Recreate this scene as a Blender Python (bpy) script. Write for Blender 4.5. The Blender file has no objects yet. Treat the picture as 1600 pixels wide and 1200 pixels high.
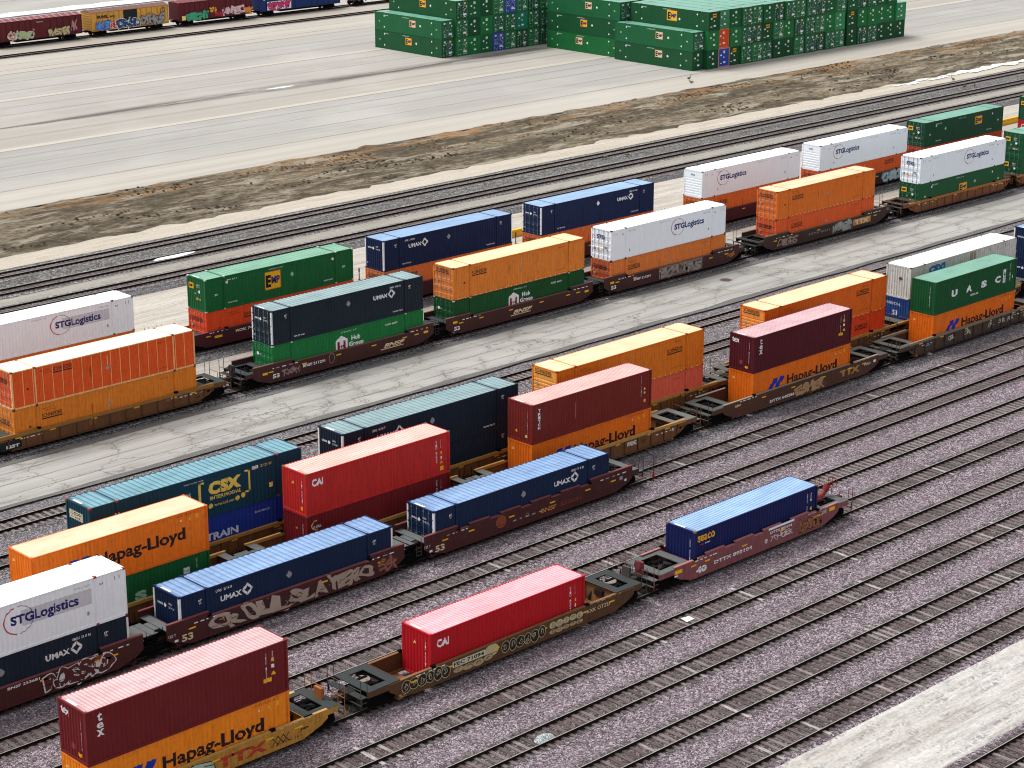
import bpy, bmesh, math, random
from mathutils import Vector, Matrix, noise
random.seed(7)
SC = bpy.context.scene
COL = SC.collection
R = math.radians

# ------------------------------------------------------------ camera, world, sun, exposure
CAM_H = 51.536
cam = bpy.data.cameras.new('camera'); camo = bpy.data.objects.new('camera', cam); COL.objects.link(camo)
cam.sensor_width = 36.0; cam.lens = 3261.47 / 1600 * 36.0
cam.clip_start = 1; cam.clip_end = 5000
yaw, pitch, roll = 0.764271, 0.311002, 0.000858
cy, sy, cp, sp = math.cos(yaw), math.sin(yaw), math.cos(pitch), math.sin(pitch)
f = Vector((sy*cp, cy*cp, -sp)); r = Vector((cy, -sy, 0)); u = r.cross(f)
r2 = math.cos(roll)*r + math.sin(roll)*u; u2 = -math.sin(roll)*r + math.cos(roll)*u
M = Matrix((r2, u2, -f)).transposed().to_4x4(); M.translation = Vector((0, 0, CAM_H))
camo.matrix_world = M
SC.camera = camo
SC.render.resolution_x = 1024; SC.render.resolution_y = 768

SUN_EL, SUN_AZ = 64, 330          # azimuth of the sun, clockwise from +Y
w = bpy.data.worlds.new('World'); SC.world = w; w.use_nodes = True
nt = w.node_tree; nt.nodes.clear()
out = nt.nodes.new('ShaderNodeOutputWorld'); bg = nt.nodes.new('ShaderNodeBackground')
sky = nt.nodes.new('ShaderNodeTexSky'); sky.sky_type = 'NISHITA'; sky.sun_disc = False
sky.sun_elevation = R(SUN_EL); sky.sun_rotation = R(SUN_AZ)
sky.air_density = 1.0; sky.dust_density = 3.0; sky.ozone_density = 1.0
hs = nt.nodes.new('ShaderNodeHueSaturation'); hs.inputs['Saturation'].default_value = 0.16   # cloud cover greys the sky
nt.links.new(sky.outputs[0], hs.inputs['Color']); nt.links.new(hs.outputs[0], bg.inputs['Color'])
bg.inputs['Strength'].default_value = 0.15
nt.links.new(bg.outputs[0], out.inputs['Surface'])
sl = bpy.data.lights.new('sun', 'SUN'); so = bpy.data.objects.new('sun', sl); COL.objects.link(so)
sl.energy = 1.5; sl.angle = R(25); sl.color = (1.0, 0.985, 0.965)
a, e = R(SUN_AZ), R(SUN_EL)
so.rotation_euler = Vector((math.sin(a)*math.cos(e), math.cos(a)*math.cos(e), math.sin(e))).to_track_quat('Z', 'Y').to_euler()
so.location = (60, 60, 90)
SC.view_settings.view_transform = 'Standard'; SC.view_settings.look = 'None'
SC.view_settings.exposure = 0.6; SC.view_settings.gamma = 1.0
SC.view_settings.use_curve_mapping = False
SC.render.engine = 'CYCLES'
SC.cycles.filter_width = 1.1; SC.cycles.max_bounces = 5; SC.cycles.diffuse_bounces = 3; SC.cycles.glossy_bounces = 2; SC.cycles.transmission_bounces = 0

# ------------------------------------------------------------ helpers
def lin(c):
    return tuple(((x/255)/12.92 if x/255 <= .04045 else ((x/255+.055)/1.055)**2.4) for x in c)

class MB:
    def __init__(s): s.v = []; s.f = []; s.m = []
    def add(s, vs, fs, mi=0):
        b = len(s.v); s.v += [tuple(p) for p in vs]
        for q in fs: s.f.append(tuple(b+i for i in q)); s.m.append(mi)
    def box(s, x0, x1, y0, y1, z0, z1, mi=0):
        s.add([(x0,y0,z0),(x1,y0,z0),(x1,y1,z0),(x0,y1,z0),(x0,y0,z1),(x1,y0,z1),(x1,y1,z1),(x0,y1,z1)],
              [(0,3,2,1),(4,5,6,7),(0,1,5,4),(1,2,6,5),(2,3,7,6),(3,0,4,7)], mi)
    def prism(s, pts, y0, y1, mi=0):       # pts in xz, counter-clockwise seen from -y
        n = len(pts)
        s.add([(x,y0,z) for x,z in pts]+[(x,y1,z) for x,z in pts],
              [tuple(range(n)), tuple(range(2*n-1, n-1, -1))]+[(i, n+i, n+(i+1)%n, (i+1)%n) for i in range(n)], mi)
    def prismx(s, pts, x0, x1, mi=0):      # pts in yz
        n = len(pts)
        s.add([(x0,y,z) for y,z in pts]+[(x1,y,z) for y,z in pts],
              [tuple(range(n-1,-1,-1)), tuple(range(n, 2*n))]+[(i, (i+1)%n, n+(i+1)%n, n+i) for i in range(n)], mi)
    def tube(s, a, b, rad, n=8, mi=0, rad2=None):
        a = Vector(a); b = Vector(b); d = (b-a).normalized(); rad2 = rad if rad2 is None else rad2
        p = d.orthogonal().normalized(); q = d.cross(p)
        vs = []
        for c, rr in ((a, rad), (b, rad2)):
            for i in range(n):
                t = 2*math.pi*i/n; vs.append(c+rr*(math.cos(t)*p+math.sin(t)*q))
        s.add(vs, [(i, (i+1)%n, n+(i+1)%n, n+i) for i in range(n)]+[tuple(range(n-1,-1,-1)), tuple(range(n, 2*n))], mi)
    def path(s, pts, rad, n=6, mi=0):
        for i in range(len(pts)-1): s.tube(pts[i], pts[i+1], rad, n, mi)
    def build(s, name, mats, parent=None, loc=None):
        me = bpy.data.meshes.new(name); me.from_pydata(s.v, [], s.f)
        if not isinstance(mats, (list, tuple)): mats = [mats]
        for m in mats: me.materials.append(m)
        me.polygons.foreach_set('material_index', s.m); me.update()
        o = bpy.data.objects.new(name, me); COL.objects.link(o)
        if parent: o.parent = parent
        if loc: o.location = loc
        return o

def tag(o, label=None, cat=None, group=None, kind=None):
    if label: o['label'] = label
    if cat: o['category'] = cat
    if group: o['group'] = group
    if kind: o['kind'] = kind
    return o
def empty(name, loc, rz=0):
    o = bpy.data.objects.new(name, None); COL.objects.link(o); o.location = loc; o.rotation_euler = (0, 0, rz)
    o.empty_display_size = .5
    return o
def copy_tree(o, parent=None):
    c = o.copy(); COL.objects.link(c); c.parent = parent
    for ch in list(o.children): copy_tree(ch, c)
    return c

# ------------------------------------------------------------ materials
class NT:
    def __init__(s, name):
        s.m = bpy.data.materials.new(name); s.m.use_nodes = True; s.t = s.m.node_tree
        s.b = s.t.nodes['Principled BSDF']
    def n(s, typ, **kw):
        o = s.t.nodes.new(typ)
        for k, v in kw.items(): setattr(o, k, v)
        return o
    def l(s, a, b): s.t.links.new(a, b)
    def val(s, node, i, v):
        if hasattr(v, 'links') or isinstance(v, bpy.types.NodeSocket): s.l(v, node.inputs[i])
        else: node.inputs[i].default_value = v
    def math(s, op, a, b=0.0, clamp=False):
        o = s.n('ShaderNodeMath', operation=op); o.use_clamp = clamp; s.val(o, 0, a); s.val(o, 1, b); return o.outputs[0]
    def mix(s, f, a, b, mode='MIX'):
        o = s.n('ShaderNodeMix', data_type='RGBA', blend_type=mode)
        s.val(o, 0, f)
        for i, v in ((6, a), (7, b)):
            if isinstance(v, tuple): o.inputs[i].default_value = (*v[:3], 1)
            else: s.l(v, o.inputs[i])
        return o.outputs[2]
    def ramp(s, fac, stops, const=False):
        o = s.n('ShaderNodeValToRGB'); cr = o.color_ramp
        if const: cr.interpolation = 'CONSTANT'
        while len(cr.elements) < len(stops): cr.elements.new(0.5)
        for e_, (p, c) in zip(cr.elements, stops):
            e_.position = p; e_.color = (*c, 1) if isinstance(c, tuple) else (c, c, c, 1)
        s.l(fac, o.inputs[0]); return o.outputs[0]
    def coord(s, scale=(1,1,1), rnd=False, rot=None):
        tc = s.n('ShaderNodeTexCoord'); src = tc.outputs['Object']
        if rnd:
            oi = s.n('ShaderNodeObjectInfo'); sc = s.n('ShaderNodeVectorMath', operation='SCALE')
            s.l(oi.outputs['Location'], sc.inputs[0]); sc.inputs[3].default_value = 1.37
            ad = s.n('ShaderNodeVectorMath', operation='ADD'); s.l(src, ad.inputs[0]); s.l(sc.outputs[0], ad.inputs[1]); src = ad.outputs[0]
        mp = s.n('ShaderNodeMapping'); mp.inputs['Scale'].default_value = scale
        if rot: mp.inputs['Rotation'].default_value = rot
        s.l(src, mp.inputs[0]); return mp.outputs[0]
    def noise(s, vec, scale, detail=4, rough=.55, dist=0):
        o = s.n('ShaderNodeTexNoise'); s.l(vec, o.inputs['Vector']); o.inputs['Scale'].default_value = scale
        o.inputs['Detail'].default_value = detail; o.inputs['Roughness'].default_value = rough; o.inputs['Distortion'].default_value = dist
        return o.outputs['Fac']
    def vor(s, vec, scale, feature='F1', rnd=1.0, out='Distance'):
        o = s.n('ShaderNodeTexVoronoi', feature=feature); s.l(vec, o.inputs['Vector']); o.inputs['Scale'].default_value = scale
        o.inputs['Randomness'].default_value = rnd
        return o.outputs[out]
    def bump(s, h, strength=.5, dist=.02):
        o = s.n('ShaderNodeBump'); o.inputs['Strength'].default_value = strength; o.inputs['Distance'].default_value = dist
        s.l(h, o.inputs['Height']); s.l(o.outputs[0], s.b.inputs['Normal'])
    def done(s, col, rough=.6, spec=.2, metal=0):
        if isinstance(col, tuple): s.b.inputs['Base Color'].default_value = (*col, 1)
        else: s.l(col, s.b.inputs['Base Color'])
        s.val(s.b, s.b.inputs.find('Roughness'), rough)
        s.b.inputs['Specular IOR Level'].default_value = spec; s.b.inputs['Metallic'].default_value = metal
        return s.m

_mc = {}
def paint(rgb, dirt=.35, rust=.0, rough=.5, streak=True, name='paint', spec=.16, chalk=.12):
    """weathered coat of paint: faded patches, vertical dirt runs, rust freckles"""
    key = ('p', rgb, dirt, rust, rough, streak, chalk)
    if key in _mc: return _mc[key]
    n = NT(name); c = lin(rgb)
    big = n.noise(n.coord((1,1,1), True), .55, 4, .6)
    col = n.mix(n.math('MULTIPLY', big, chalk*2), c, tuple(min(1, x*1.25+.05) for x in c))
    if streak:
        st = n.noise(n.coord((5,5,.35), True), 1.6, 5, .65)
        k = n.ramp(st, [(.42, 0.0), (.72, 1.0)])
        col = n.mix(n.math('MULTIPLY', k, dirt), col, tuple(x*.38+.012 for x in c))
    grime = n.noise(n.coord((1,1,1), True), 3.1, 6, .7)
    g = n.ramp(grime, [(.48, 0.0), (.74, 1.0)])
    col = n.mix(n.math('MULTIPLY', g, dirt*.9), col, tuple(x*.35+.01 for x in c))
    if rust > 0:
        rs = n.noise(n.coord((1,1,.7), True), 7.5, 5, .75)
        rr = n.ramp(rs, [(.66-rust*.12, 0.0), (.74-rust*.1, 1.0)])
        col = n.mix(n.math('MULTIPLY', rr, .85), col, (.13, .05, .022))
    m = n.done(col, rough, spec); _mc[key] = m; return m

def roofpaint(rgb, amount=.3, rough=.42, rust=0, name='roof_paint'):
    key = ('r', rgb, amount, rough, rust)
    if key in _mc: return _mc[key]
    n = NT(name); c = lin(rgb)
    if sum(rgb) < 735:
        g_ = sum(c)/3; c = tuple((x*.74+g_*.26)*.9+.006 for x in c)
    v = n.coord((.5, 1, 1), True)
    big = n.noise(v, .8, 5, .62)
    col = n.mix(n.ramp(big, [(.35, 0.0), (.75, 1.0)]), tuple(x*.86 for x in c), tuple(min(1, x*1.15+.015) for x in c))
    st = n.noise(n.coord((.35, 3.0, 1), True), 1.3, 5, .7)
    col = n.mix(n.math('MULTIPLY', n.ramp(st, [(.5, 0.0), (.75, 1.0)]), amount), col, tuple(x*.62 for x in c))
    sp_ = n.noise(n.coord((1,1,1), True), 2.2, 6, .7)
    col = n.mix(n.math('MULTIPLY', n.ramp(sp_, [(.62, 0.0), (.72, 1.0)]), amount*1.3), col, tuple(x*.5 for x in c))
    if rust:
        rs = n.noise(n.coord((1,1,1), True), 5.5, 5, .75)
        col = n.mix(n.math('MULTIPLY', n.ramp(rs, [(.66, 0.0), (.72, 1.0)]), rust), col, (.2, .1, .05))
    m = n.done(col, rough, .35); _mc[key] = m; return m

def plain(rgb, rough=.6, metal=0, spec=.3, name='plain'):
    key = ('q', rgb, rough, metal)
    if key in _mc: return _mc[key]
    n = NT(name); c = lin(rgb)
    k = n.noise(n.coord((1,1,1), True), 4.0, 4, .6)
    m = n.done(n.mix(k, tuple(x*.82 for x in c), tuple(min(1, x*1.12) for x in c)), rough, spec, metal)
    _mc[key] = m; return m

# ------------------------------------------------------------ lettering
_tc = {}
def text2d(s, bold=.0, italic=0.0, res=3):
    key = (s, bold, italic, res)
    if key in _tc: return _tc[key]
    cu = bpy.data.curves.new('t', 'FONT'); cu.body = s; cu.offset = bold; cu.resolution_u = res; cu.size = 1
    cu.space_line = .95
    o = bpy.data.objects.new('t', cu); COL.objects.link(o)
    me = o.to_mesh()
    vs = [(v.co.x + italic*v.co.y, v.co.y) for v in me.vertices]; fs = [tuple(p.vertices) for p in me.polygons]
    o.to_mesh_clear(); bpy.data.objects.remove(o); bpy.data.curves.remove(cu)
    _tc[key] = (vs, fs); return vs, fs

class Decal:
    """flat paint marks laid on a (possibly corrugated) panel: s runs along the panel, v is height"""
    def __init__(s, origin, u, v, nrm, prof=None, breaks=None):
        s.o = Vector(origin); s.u = Vector(u); s.v = Vector(v); s.n = Vector(nrm); s.prof = prof; s.br = breaks
        s.P = MB(); s.mats = []; s.lift = .004; s.pc = []
    def mi(s, mat):
        if mat not in s.mats: s.mats.append(mat)
        return s.mats.index(mat)
    def put(s, pts, faces, mat, lift=0.0):
        mi = s.mi(mat)
        if s.br and pts:
            bm = bmesh.new(); vv = [bm.verts.new((p[0], p[1], 0)) for p in pts]
            for q in faces:
                try: bm.faces.new([vv[i] for i in q])
                except ValueError: pass
            a_, b_ = min(p[0] for p in pts), max(p[0] for p in pts)
            for x in s.br:
                if a_ < x < b_:
                    bmesh.ops.bisect_plane(bm, geom=bm.verts[:]+bm.edges[:]+bm.faces[:], plane_co=(x,0,0), plane_no=(1,0,0), dist=1e-5)
            bm.verts.index_update()
            pts = [(v_.co.x, v_.co.y) for v_ in bm.verts]; faces = [tuple(v_.index for v_ in q.verts) for q in bm.faces]; bm.free()
        if pts: s.pc.append((min(p[0] for p in pts), max(p[0] for p in pts), len(s.P.f), len(s.P.f)+len(faces)))
        out_ = []
        for x, y in pts:
            d = s.prof(x) if s.prof else 0
            out_.append(s.o + s.u*x + s.v*y + s.n*(s.lift+lift-d))
        s.P.add(out_, faces, mi)
    def text(s, t, x0, x1, y0, y1, mat, bold=0.0, italic=0.0, lift=0.0, vertical=False):
        if vertical:
            k = len(t); h = (y1-y0)/k
            for i, ch in enumerate(t):
                if ch != ' ': s.text(ch, x0, x1, y1-(i+1)*h+h*.08, y1-i*h-h*.08, mat, bold, italic, lift)
            return
        vs, fs = text2d(t, bold, italic, 2 if (y1-y0) < .35 else 3)
        if not vs: return
        ax = min(p[0] for p in vs); bx = max(p[0] for p in vs); ay = min(p[1] for p in vs); by_ = max(p[1] for p in vs)
        kx = (x1-x0)/max(1e-6, bx-ax); ky = (y1-y0)/max(1e-6, by_-ay)
        s.put([(x0+(p[0]-ax)*kx, y0+(p[1]-ay)*ky) for p in vs], fs, mat, lift)
    def glyph(s, ch, cx, cz, w_, h, rot, mat, bold, grow=0.0, lift=0.0):
        vs, fs = text2d(ch, bold, 0, 5)
        if not vs: return
        ax = min(p[0] for p in vs); bx = max(p[0] for p in vs); ay = min(p[1] for p in vs); by_ = max(p[1] for p in vs)
        c_, s_ = math.cos(rot), math.sin(rot); pts = []
        for p in vs:
            x = ((p[0]-ax)/max(1e-6, bx-ax)-.5)*(w_+grow); y = ((p[1]-ay)/max(1e-6, by_-ay)-.5)*(h+grow)
            x += .16*w_*math.sin(3.1*y/h+cx*5)+.06*w_*math.sin(9*y/h+cx*3); y += .13*h*math.sin(3.3*x/w_+cx*9)
            pts.append((cx+x*c_-y*s_, cz+x*s_+y*c_))
        s.put(pts, fs, mat, lift)
    def rect(s, x0, x1, y0, y1, mat, lift=0.0): s.put([(x0,y0),(x1,y0),(x1,y1),(x0,y1)], [(0,1,2,3)], mat, lift)
    def poly(s, pts, mat, lift=0.0): s.put(list(pts), [tuple(range(len(pts)))], mat, lift)
    def disc(s, cx, cy_, rx, ry, mat, n=20, lift=0.0):
        s.poly([(cx+rx*math.cos(2*math.pi*i/n), cy_+ry*math.sin(2*math.pi*i/n)) for i in range(n)], mat, lift)
    def ring(s, cx, cy_, rx, ry, wd, mat, a0=0, a1=360, n=28, lift=0.0):
        pts = []; fs = []
        for i in range(n+1):
            t = R(a0+(a1-a0)*i/n)
            pts += [(cx+rx*math.cos(t), cy_+ry*math.sin(t)), (cx+(rx-wd)*math.cos(t), cy_+(ry-wd)*math.sin(t))]
        for i in range(n): fs.append((2*i, 2*i+2, 2*i+3, 2*i+1))
        s.put(pts, fs, mat, lift)
    def diamond(s, cx, cy_, w_, mat, lift=0.0): s.poly([(cx-w_,cy_),(cx,cy_-w_),(cx+w_,cy_),(cx,cy_+w_)], mat, lift)
    def line(s, x0, y0, x1, y1, wd, mat, lift=0.0):
        d = Vector((x1-x0, y1-y0)); 
        if d.length < 1e-5: return
        p = Vector((-d.y, d.x)).normalized()*wd/2
        s.poly([(x0-p.x,y0-p.y),(x1-p.x,y1-p.y),(x1+p.x,y1+p.y),(x0+p.x,y0+p.y)], mat, lift)
    def build(s, name, parent, split=False, gap=.6):
        if not s.P.f: return
        if not split: return s.P.build(name, s.mats, parent)
        groups = []
        for a_, b_, f0, f1 in sorted(s.pc):
            if groups and a_-groups[-1][0] < gap: groups[-1][0] = max(groups[-1][0], b_); groups[-1][1].append((f0, f1))
            else: groups.append([b_, [(f0, f1)]])
        for _, rng in groups:
            m = MB(); mp = {}; mats = []
            for f0, f1 in sorted(rng):
                for i in range(f0, f1):
                    q = []
                    for vi in s.P.f[i]:
                        if vi not in mp: mp[vi] = len(m.v); m.v.append(s.P.v[vi])
                        q.append(mp[vi])
                    mt = s.mats[s.P.m[i]]
                    if mt not in mats: mats.append(mt)
                    m.f.append(tuple(q)); m.m.append(mats.index(mt))
            m.build(name, mats, parent)

WHITE = plain((235,236,238), .55, name='white_marking'); BLACK = plain((22,22,26), .55, name='black_marking')
NAVY = plain((32,34,110), .5, name='navy_marking'); YEL = plain((245,180,30), .5, name='yellow_marking')
YELP = plain((240,215,130), .5, name='cream_yellow_marking'); REDM = plain((190,40,45), .5, name='red_marking')
BLUEM = plain((25,50,165), .5, name='blue_marking'); GREYM = plain((150,150,155), .6, name='grey_marking')
DKRED = plain((125,30,55), .5, name='dark_red_marking'); SCHB = plain((48,22,16), .6, name='brown_black_marking')
SKYB = plain((60,140,205), .5, name='sky_blue_marking'); ORM = plain((225,110,40), .6, name='orange_marking')
CREAM = plain((225,205,165), .6, name='cream_marking'); PALEG = plain((150,195,165), .6, name='pale_green_marking')

# ------------------------------------------------------------ intermodal boxes
Q40, Q53 = 12.19, 16.154
BOXH = 2.895
def corr(period, depth, start):
    """trapezoidal corrugation: depth below the outer face at position s"""
    a_, b_, c_ = period*.27, period*.5, period*.77
    def prof(x):
        t = (x-start) % period
        if t < a_: return 0.0
        if t < b_: return depth*(t-a_)/(b_-a_)
        if t < c_: return depth
        return depth*(1-(t-c_)/(period-c_))
    def brk(x0, x1):
        o = []; k = 0
        while start+k*period < x1+period:
            for d in (0, a_, b_, c_):
                x = start+k*period+d
                if x0 < x < x1: o.append(x)
            k += 1
        return o
    return prof, brk
def sheet(mb, x0, x1, z0, z1, fn, prof, brk, mi=0, mi2=None):
    """a sheet whose corrugations run up from z0 to z1; fn maps (s, height, depth) to a point"""
    xs = [x0]+brk(x0, x1)+[x1]; b = len(mb.v)
    for x in xs: mb.v += [tuple(fn(x, z0, prof(x))), tuple(fn(x, z1, prof(x)))]
    for i in range(len(xs)-1):
        mb.f.append((b+2*i, b+2*i+2, b+2*i+3, b+2*i+1))
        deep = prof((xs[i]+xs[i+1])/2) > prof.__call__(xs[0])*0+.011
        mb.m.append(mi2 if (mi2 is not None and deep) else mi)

def smooth(x): return 0.0
def nobrk(a_, b_): return []

def lift(c, k): return tuple(int(x+(255-x)*k) for x in c)
def make_box(name, label, cat, L, W, side, roof, end='wall', style='corr', frame=None, post=None, roofline=None,
             deco=None, far_end='wall', endcol=None, roofrib=.22, group=None, period=None, detail=True, rust=.06, dirt=.4,
             H=BOXH, casting=None, roofstep=False):
    """origin: near left bottom corner; x along the box, y away from the near side"""
    root = empty(name, (0,0,0)); tag(root, label, cat, group)
    wide = L > 14
    if sum(side) > 700: dirt *= .25
    sm = paint(side, dirt, rust, name='side_paint'); fm = paint(frame or side, dirt+.1, rust*.8+.15, name='frame_paint')
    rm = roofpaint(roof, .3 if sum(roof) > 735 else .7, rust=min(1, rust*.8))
    rl = roofpaint(roofline or tuple(int(x*.84) for x in roof), .35, name='roof_groove_dirt_shade')  # groove floors darker: settled dirt plus recess shade put into the colour
    em = paint(endcol or side, dirt, rust, name='end_paint')
    pm = paint(post, .25, .15, name='post_paint') if post else fm
    cm = paint(casting, .2, .2) if casting else fm
    period = period or (.278 if not wide else .305)
    depth = .045 if style == 'corr' else .0
    pw = .13
    # frame
    fr = MB()
    for y0, y1 in ((0, .07), (W-.07, W)):
        fr.box(pw, L-pw, y0, y1, 0.01, .15); fr.box(pw, L-pw, y0, y1, H-.075, H-.012)
    for x0, x1 in ((0, .09), (L-.09, L)):
        fr.box(x0, x1, pw, W-pw, 0.01, .14); fr.box(x0, x1, pw, W-pw, H-.11, H-.014)
    for x0, x1 in ((0, pw), (L-pw, L)):
        mi = 1 if (post and (x0 == 0) == (end == 'door' or end == 'whitewall') or post == 'both') else 0
        if post: mi = 1 if ((x0 == 0 and end in ('door', 'whitewall')) or (x0 > 0 and far_end in ('door', 'whitewall'))) else 0
        for y0, y1 in ((0, pw), (W-pw, W)): fr.box(x0, x1, y0, y1, .11, H-.11, mi)
        for y0, y1 in ((-.006, .17), (W-.17, W+.006)):
            c0, c1 = (x0-.006, x0+.175) if x0 == 0 else (x1-.175, x1+.006)
            if wide and H > 2: 
                pass
            fr.box(c0, c1, y0, y1, 0, .11, 2); fr.box(c0, c1, y0, y1, H-.11, H, 2)
    if wide:
        for xc in (1.98, L-1.98):
            for y0, y1 in ((-.004, .05), (W-.05, W+.004)):
                fr.box(xc-.055, xc+.055, y0, y1, .12, H-.1)
            for y0, y1 in ((-.012, .19), (W-.19, W+.012)):
                fr.box(xc-.09, xc+.09, y0, y1, 0, .11, 2); fr.box(xc-.09, xc+.09, y0, y1, H-.1, H+.018, 2)
            fr.box(xc-.05, xc+.05, .19, W-.19, H-.06, H-.003)
    fr.build('frame', [fm, pm, cm], root)
    # long sides
    prof, brk = corr(period, depth, pw+.03)
    if style != 'corr': prof, brk = smooth, nobrk
    ins = .012
    for far in (0, 1):
        mb = MB()
        fn = (lambda x, z, d: (x, ins+d, z)) if not far else (lambda x, z, d: (x, W-ins-d, z))
        sheet(mb, pw, L-pw, .14, H-.07, fn, prof, brk)
        if style == 'panel':      # riveted plates joined by pale battens
            k = int((L-2*pw)/.82)
            for i in range(1, k):
                x = pw+(L-2*pw)*i/k
                y = (.0, ins) if not far else (W-ins, W)
                mb.box(x-.022, x+.022, y[0], y[1], .15, H-.08, 1)
        elif style == 'flat':
            k = int((L-2*pw)/.61)
            for i in range(1, k):
                x = pw+(L-2*pw)*i/k
                y = (ins-.004, ins) if not far else (W-ins, W-ins+.004)
                mb.box(x-.008, x+.008, y[0], y[1], .15, H-.08, 0)
        mb.build('side_wall', [sm, paint(frame or side, .3, .1)], root)
    # roof
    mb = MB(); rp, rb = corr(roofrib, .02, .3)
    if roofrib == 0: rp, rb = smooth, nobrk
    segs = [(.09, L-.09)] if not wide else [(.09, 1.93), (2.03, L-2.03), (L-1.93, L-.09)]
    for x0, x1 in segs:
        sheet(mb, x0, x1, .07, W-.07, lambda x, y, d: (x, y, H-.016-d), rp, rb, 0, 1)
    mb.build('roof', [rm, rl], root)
    fl = MB(); fl.box(.09, L-.09, .07, W-.07, .1, .13); fl.build('underframe', plain((60,50,45), .8), root)
    # ends
    for far in (0, 1):
        kind = far_end if far else end
        X = (lambda d: L-d) if far else (lambda d: d)
        if kind == 'door':
            for k in (0, 1):
                y0, y1 = (pw+.01, W/2-.012) if k == 0 else (W/2+.012, W-pw-.01)
                mb = MB()
                zz = [(.16, .0), (.42, .0), (.46, .03), (.78, .03), (.82, 0), (1.1, 0), (1.14, .03), (1.46, .03), (1.5, 0), (1.78, 0), (1.82, .03), (2.14, .03), (2.18, 0), (H-.13, 0)]
                for i in range(len(zz)-1):
                    (za, da), (zb, db) = zz[i], zz[i+1]
                    mb.add([(X(.03+da), y0, za), (X(.03+da), y1, za), (X(.03+db), y1, zb), (X(.03+db), y0, zb)], [(0,1,2,3) if far else (3,2,1,0)])
                d_ = mb.build('door', em, root)
                if detail:
                    lb = MB()
                    for q in (.27, .73):
                        yy = y0+(y1-y0)*q
                        lb.tube((X(-.005), yy, .06), (X(-.005), yy, H-.04), .019, 6)
                        for zq in (.2, .95, 1.9, H-.22): lb.box(min(X(-.02), X(.028)), max(X(-.02), X(.028)), yy-.05, yy+.05, zq-.03, zq+.03)
                        lb.box(min(X(-.03), X(-.01)), max(X(-.03), X(-.01)), yy-.02, yy+.22, .98, 1.02)
                    lb.build('locking_bar', paint((150,152,155) if sum(side) > 260 else (112,128,126), .3, .3), d_)
                    hg = MB(); ye = y0 if k == 0 else y1
                    for zq in (.35, 1.0, 1.65, 2.3): hg.box(min(X(-.012), X(.03)), max(X(-.012), X(.03)), ye-.07, ye+.07, zq-.035, zq+.035)
                    hg.build('hinge', fm, d_)
        elif kind == 'hwall':
            mb = MB(); z = .16
            while z < H-.2:
                for (za, da), (zb, db) in (((z, 0), (z+.14, 0)), ((z+.14, 0), (z+.17, .035)), ((z+.17, .035), (z+.24, .035)), ((z+.24, .035), (z+.27, 0))):
                    if zb > 2.15: da = db = 0
                    mb.add([(X(.03+da), pw, za), (X(.03+da), W-pw, za), (X(.03+db), W-pw, zb), (X(.03+db), pw, zb)], [(0,1,2,3) if far else (3,2,1,0)])
                z += .27
            mb.add([(X(.03), pw, z), (X(.03), W-pw, z), (X(.03), W-pw, H-.11), (X(.03), pw, H-.11)], [(0,1,2,3) if far else (3,2,1,0)])
            mb.build('end_wall', em, root)
        else:
            mb = MB(); ep, eb = corr(.262, .046, pw+.02)
            sheet(mb, pw, W-pw, .14, H-.11, lambda y, z, d: (X(.012+d), y, z), ep, eb)
            mb.build('end_wall', em, root)
    # marks
    near = Decal((0, ins, 0), (1,0,0), (0,0,1), (0,-1,0), prof if style == 'corr' else None, brk(0, L) if style == 'corr' else None)
    fard = Decal((L, W-ins, 0), (-1,0,0), (0,0,1), (0,1,0), (lambda s_: prof(L-s_)) if style == 'corr' else None,
                 [L-x for x in brk(0, L)] if style == 'corr' else None)
    if end == 'wall':
        ep, eb = corr(.262, .046, pw+.02)
        endd = Decal((.012, W, 0), (0,-1,0), (0,0,1), (-1,0,0), lambda s_: ep(W-s_), [W-x for x in eb(0, W)])
    else: endd = Decal((.018, W, 0), (0,-1,0), (0,0,1), (-1,0,0))
    top = Decal((0, 0, H-.016), (1,0,0), (0,1,0), (0,0,1))
    if deco: deco(near, endd, L, W, H)
    if detail and deco:
        tm = WHITE if sum(side) < 330 else plain((120,90,70))
        # unit number panel on the roof end
        vs_top = Decal((.28, W*.78, H-.016), (0,-1,0), (-1,0,0), (0,0,1)); vs_top.lift = .006
        if roofrib: vs_top.rect(.0, W*.36, 0, .16, plain((225,225,222)))
        vs_top.build('roof_number', root)
    near.build('lettering', root, split=bool(group)); endd.build('lettering', root)
    return root

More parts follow.
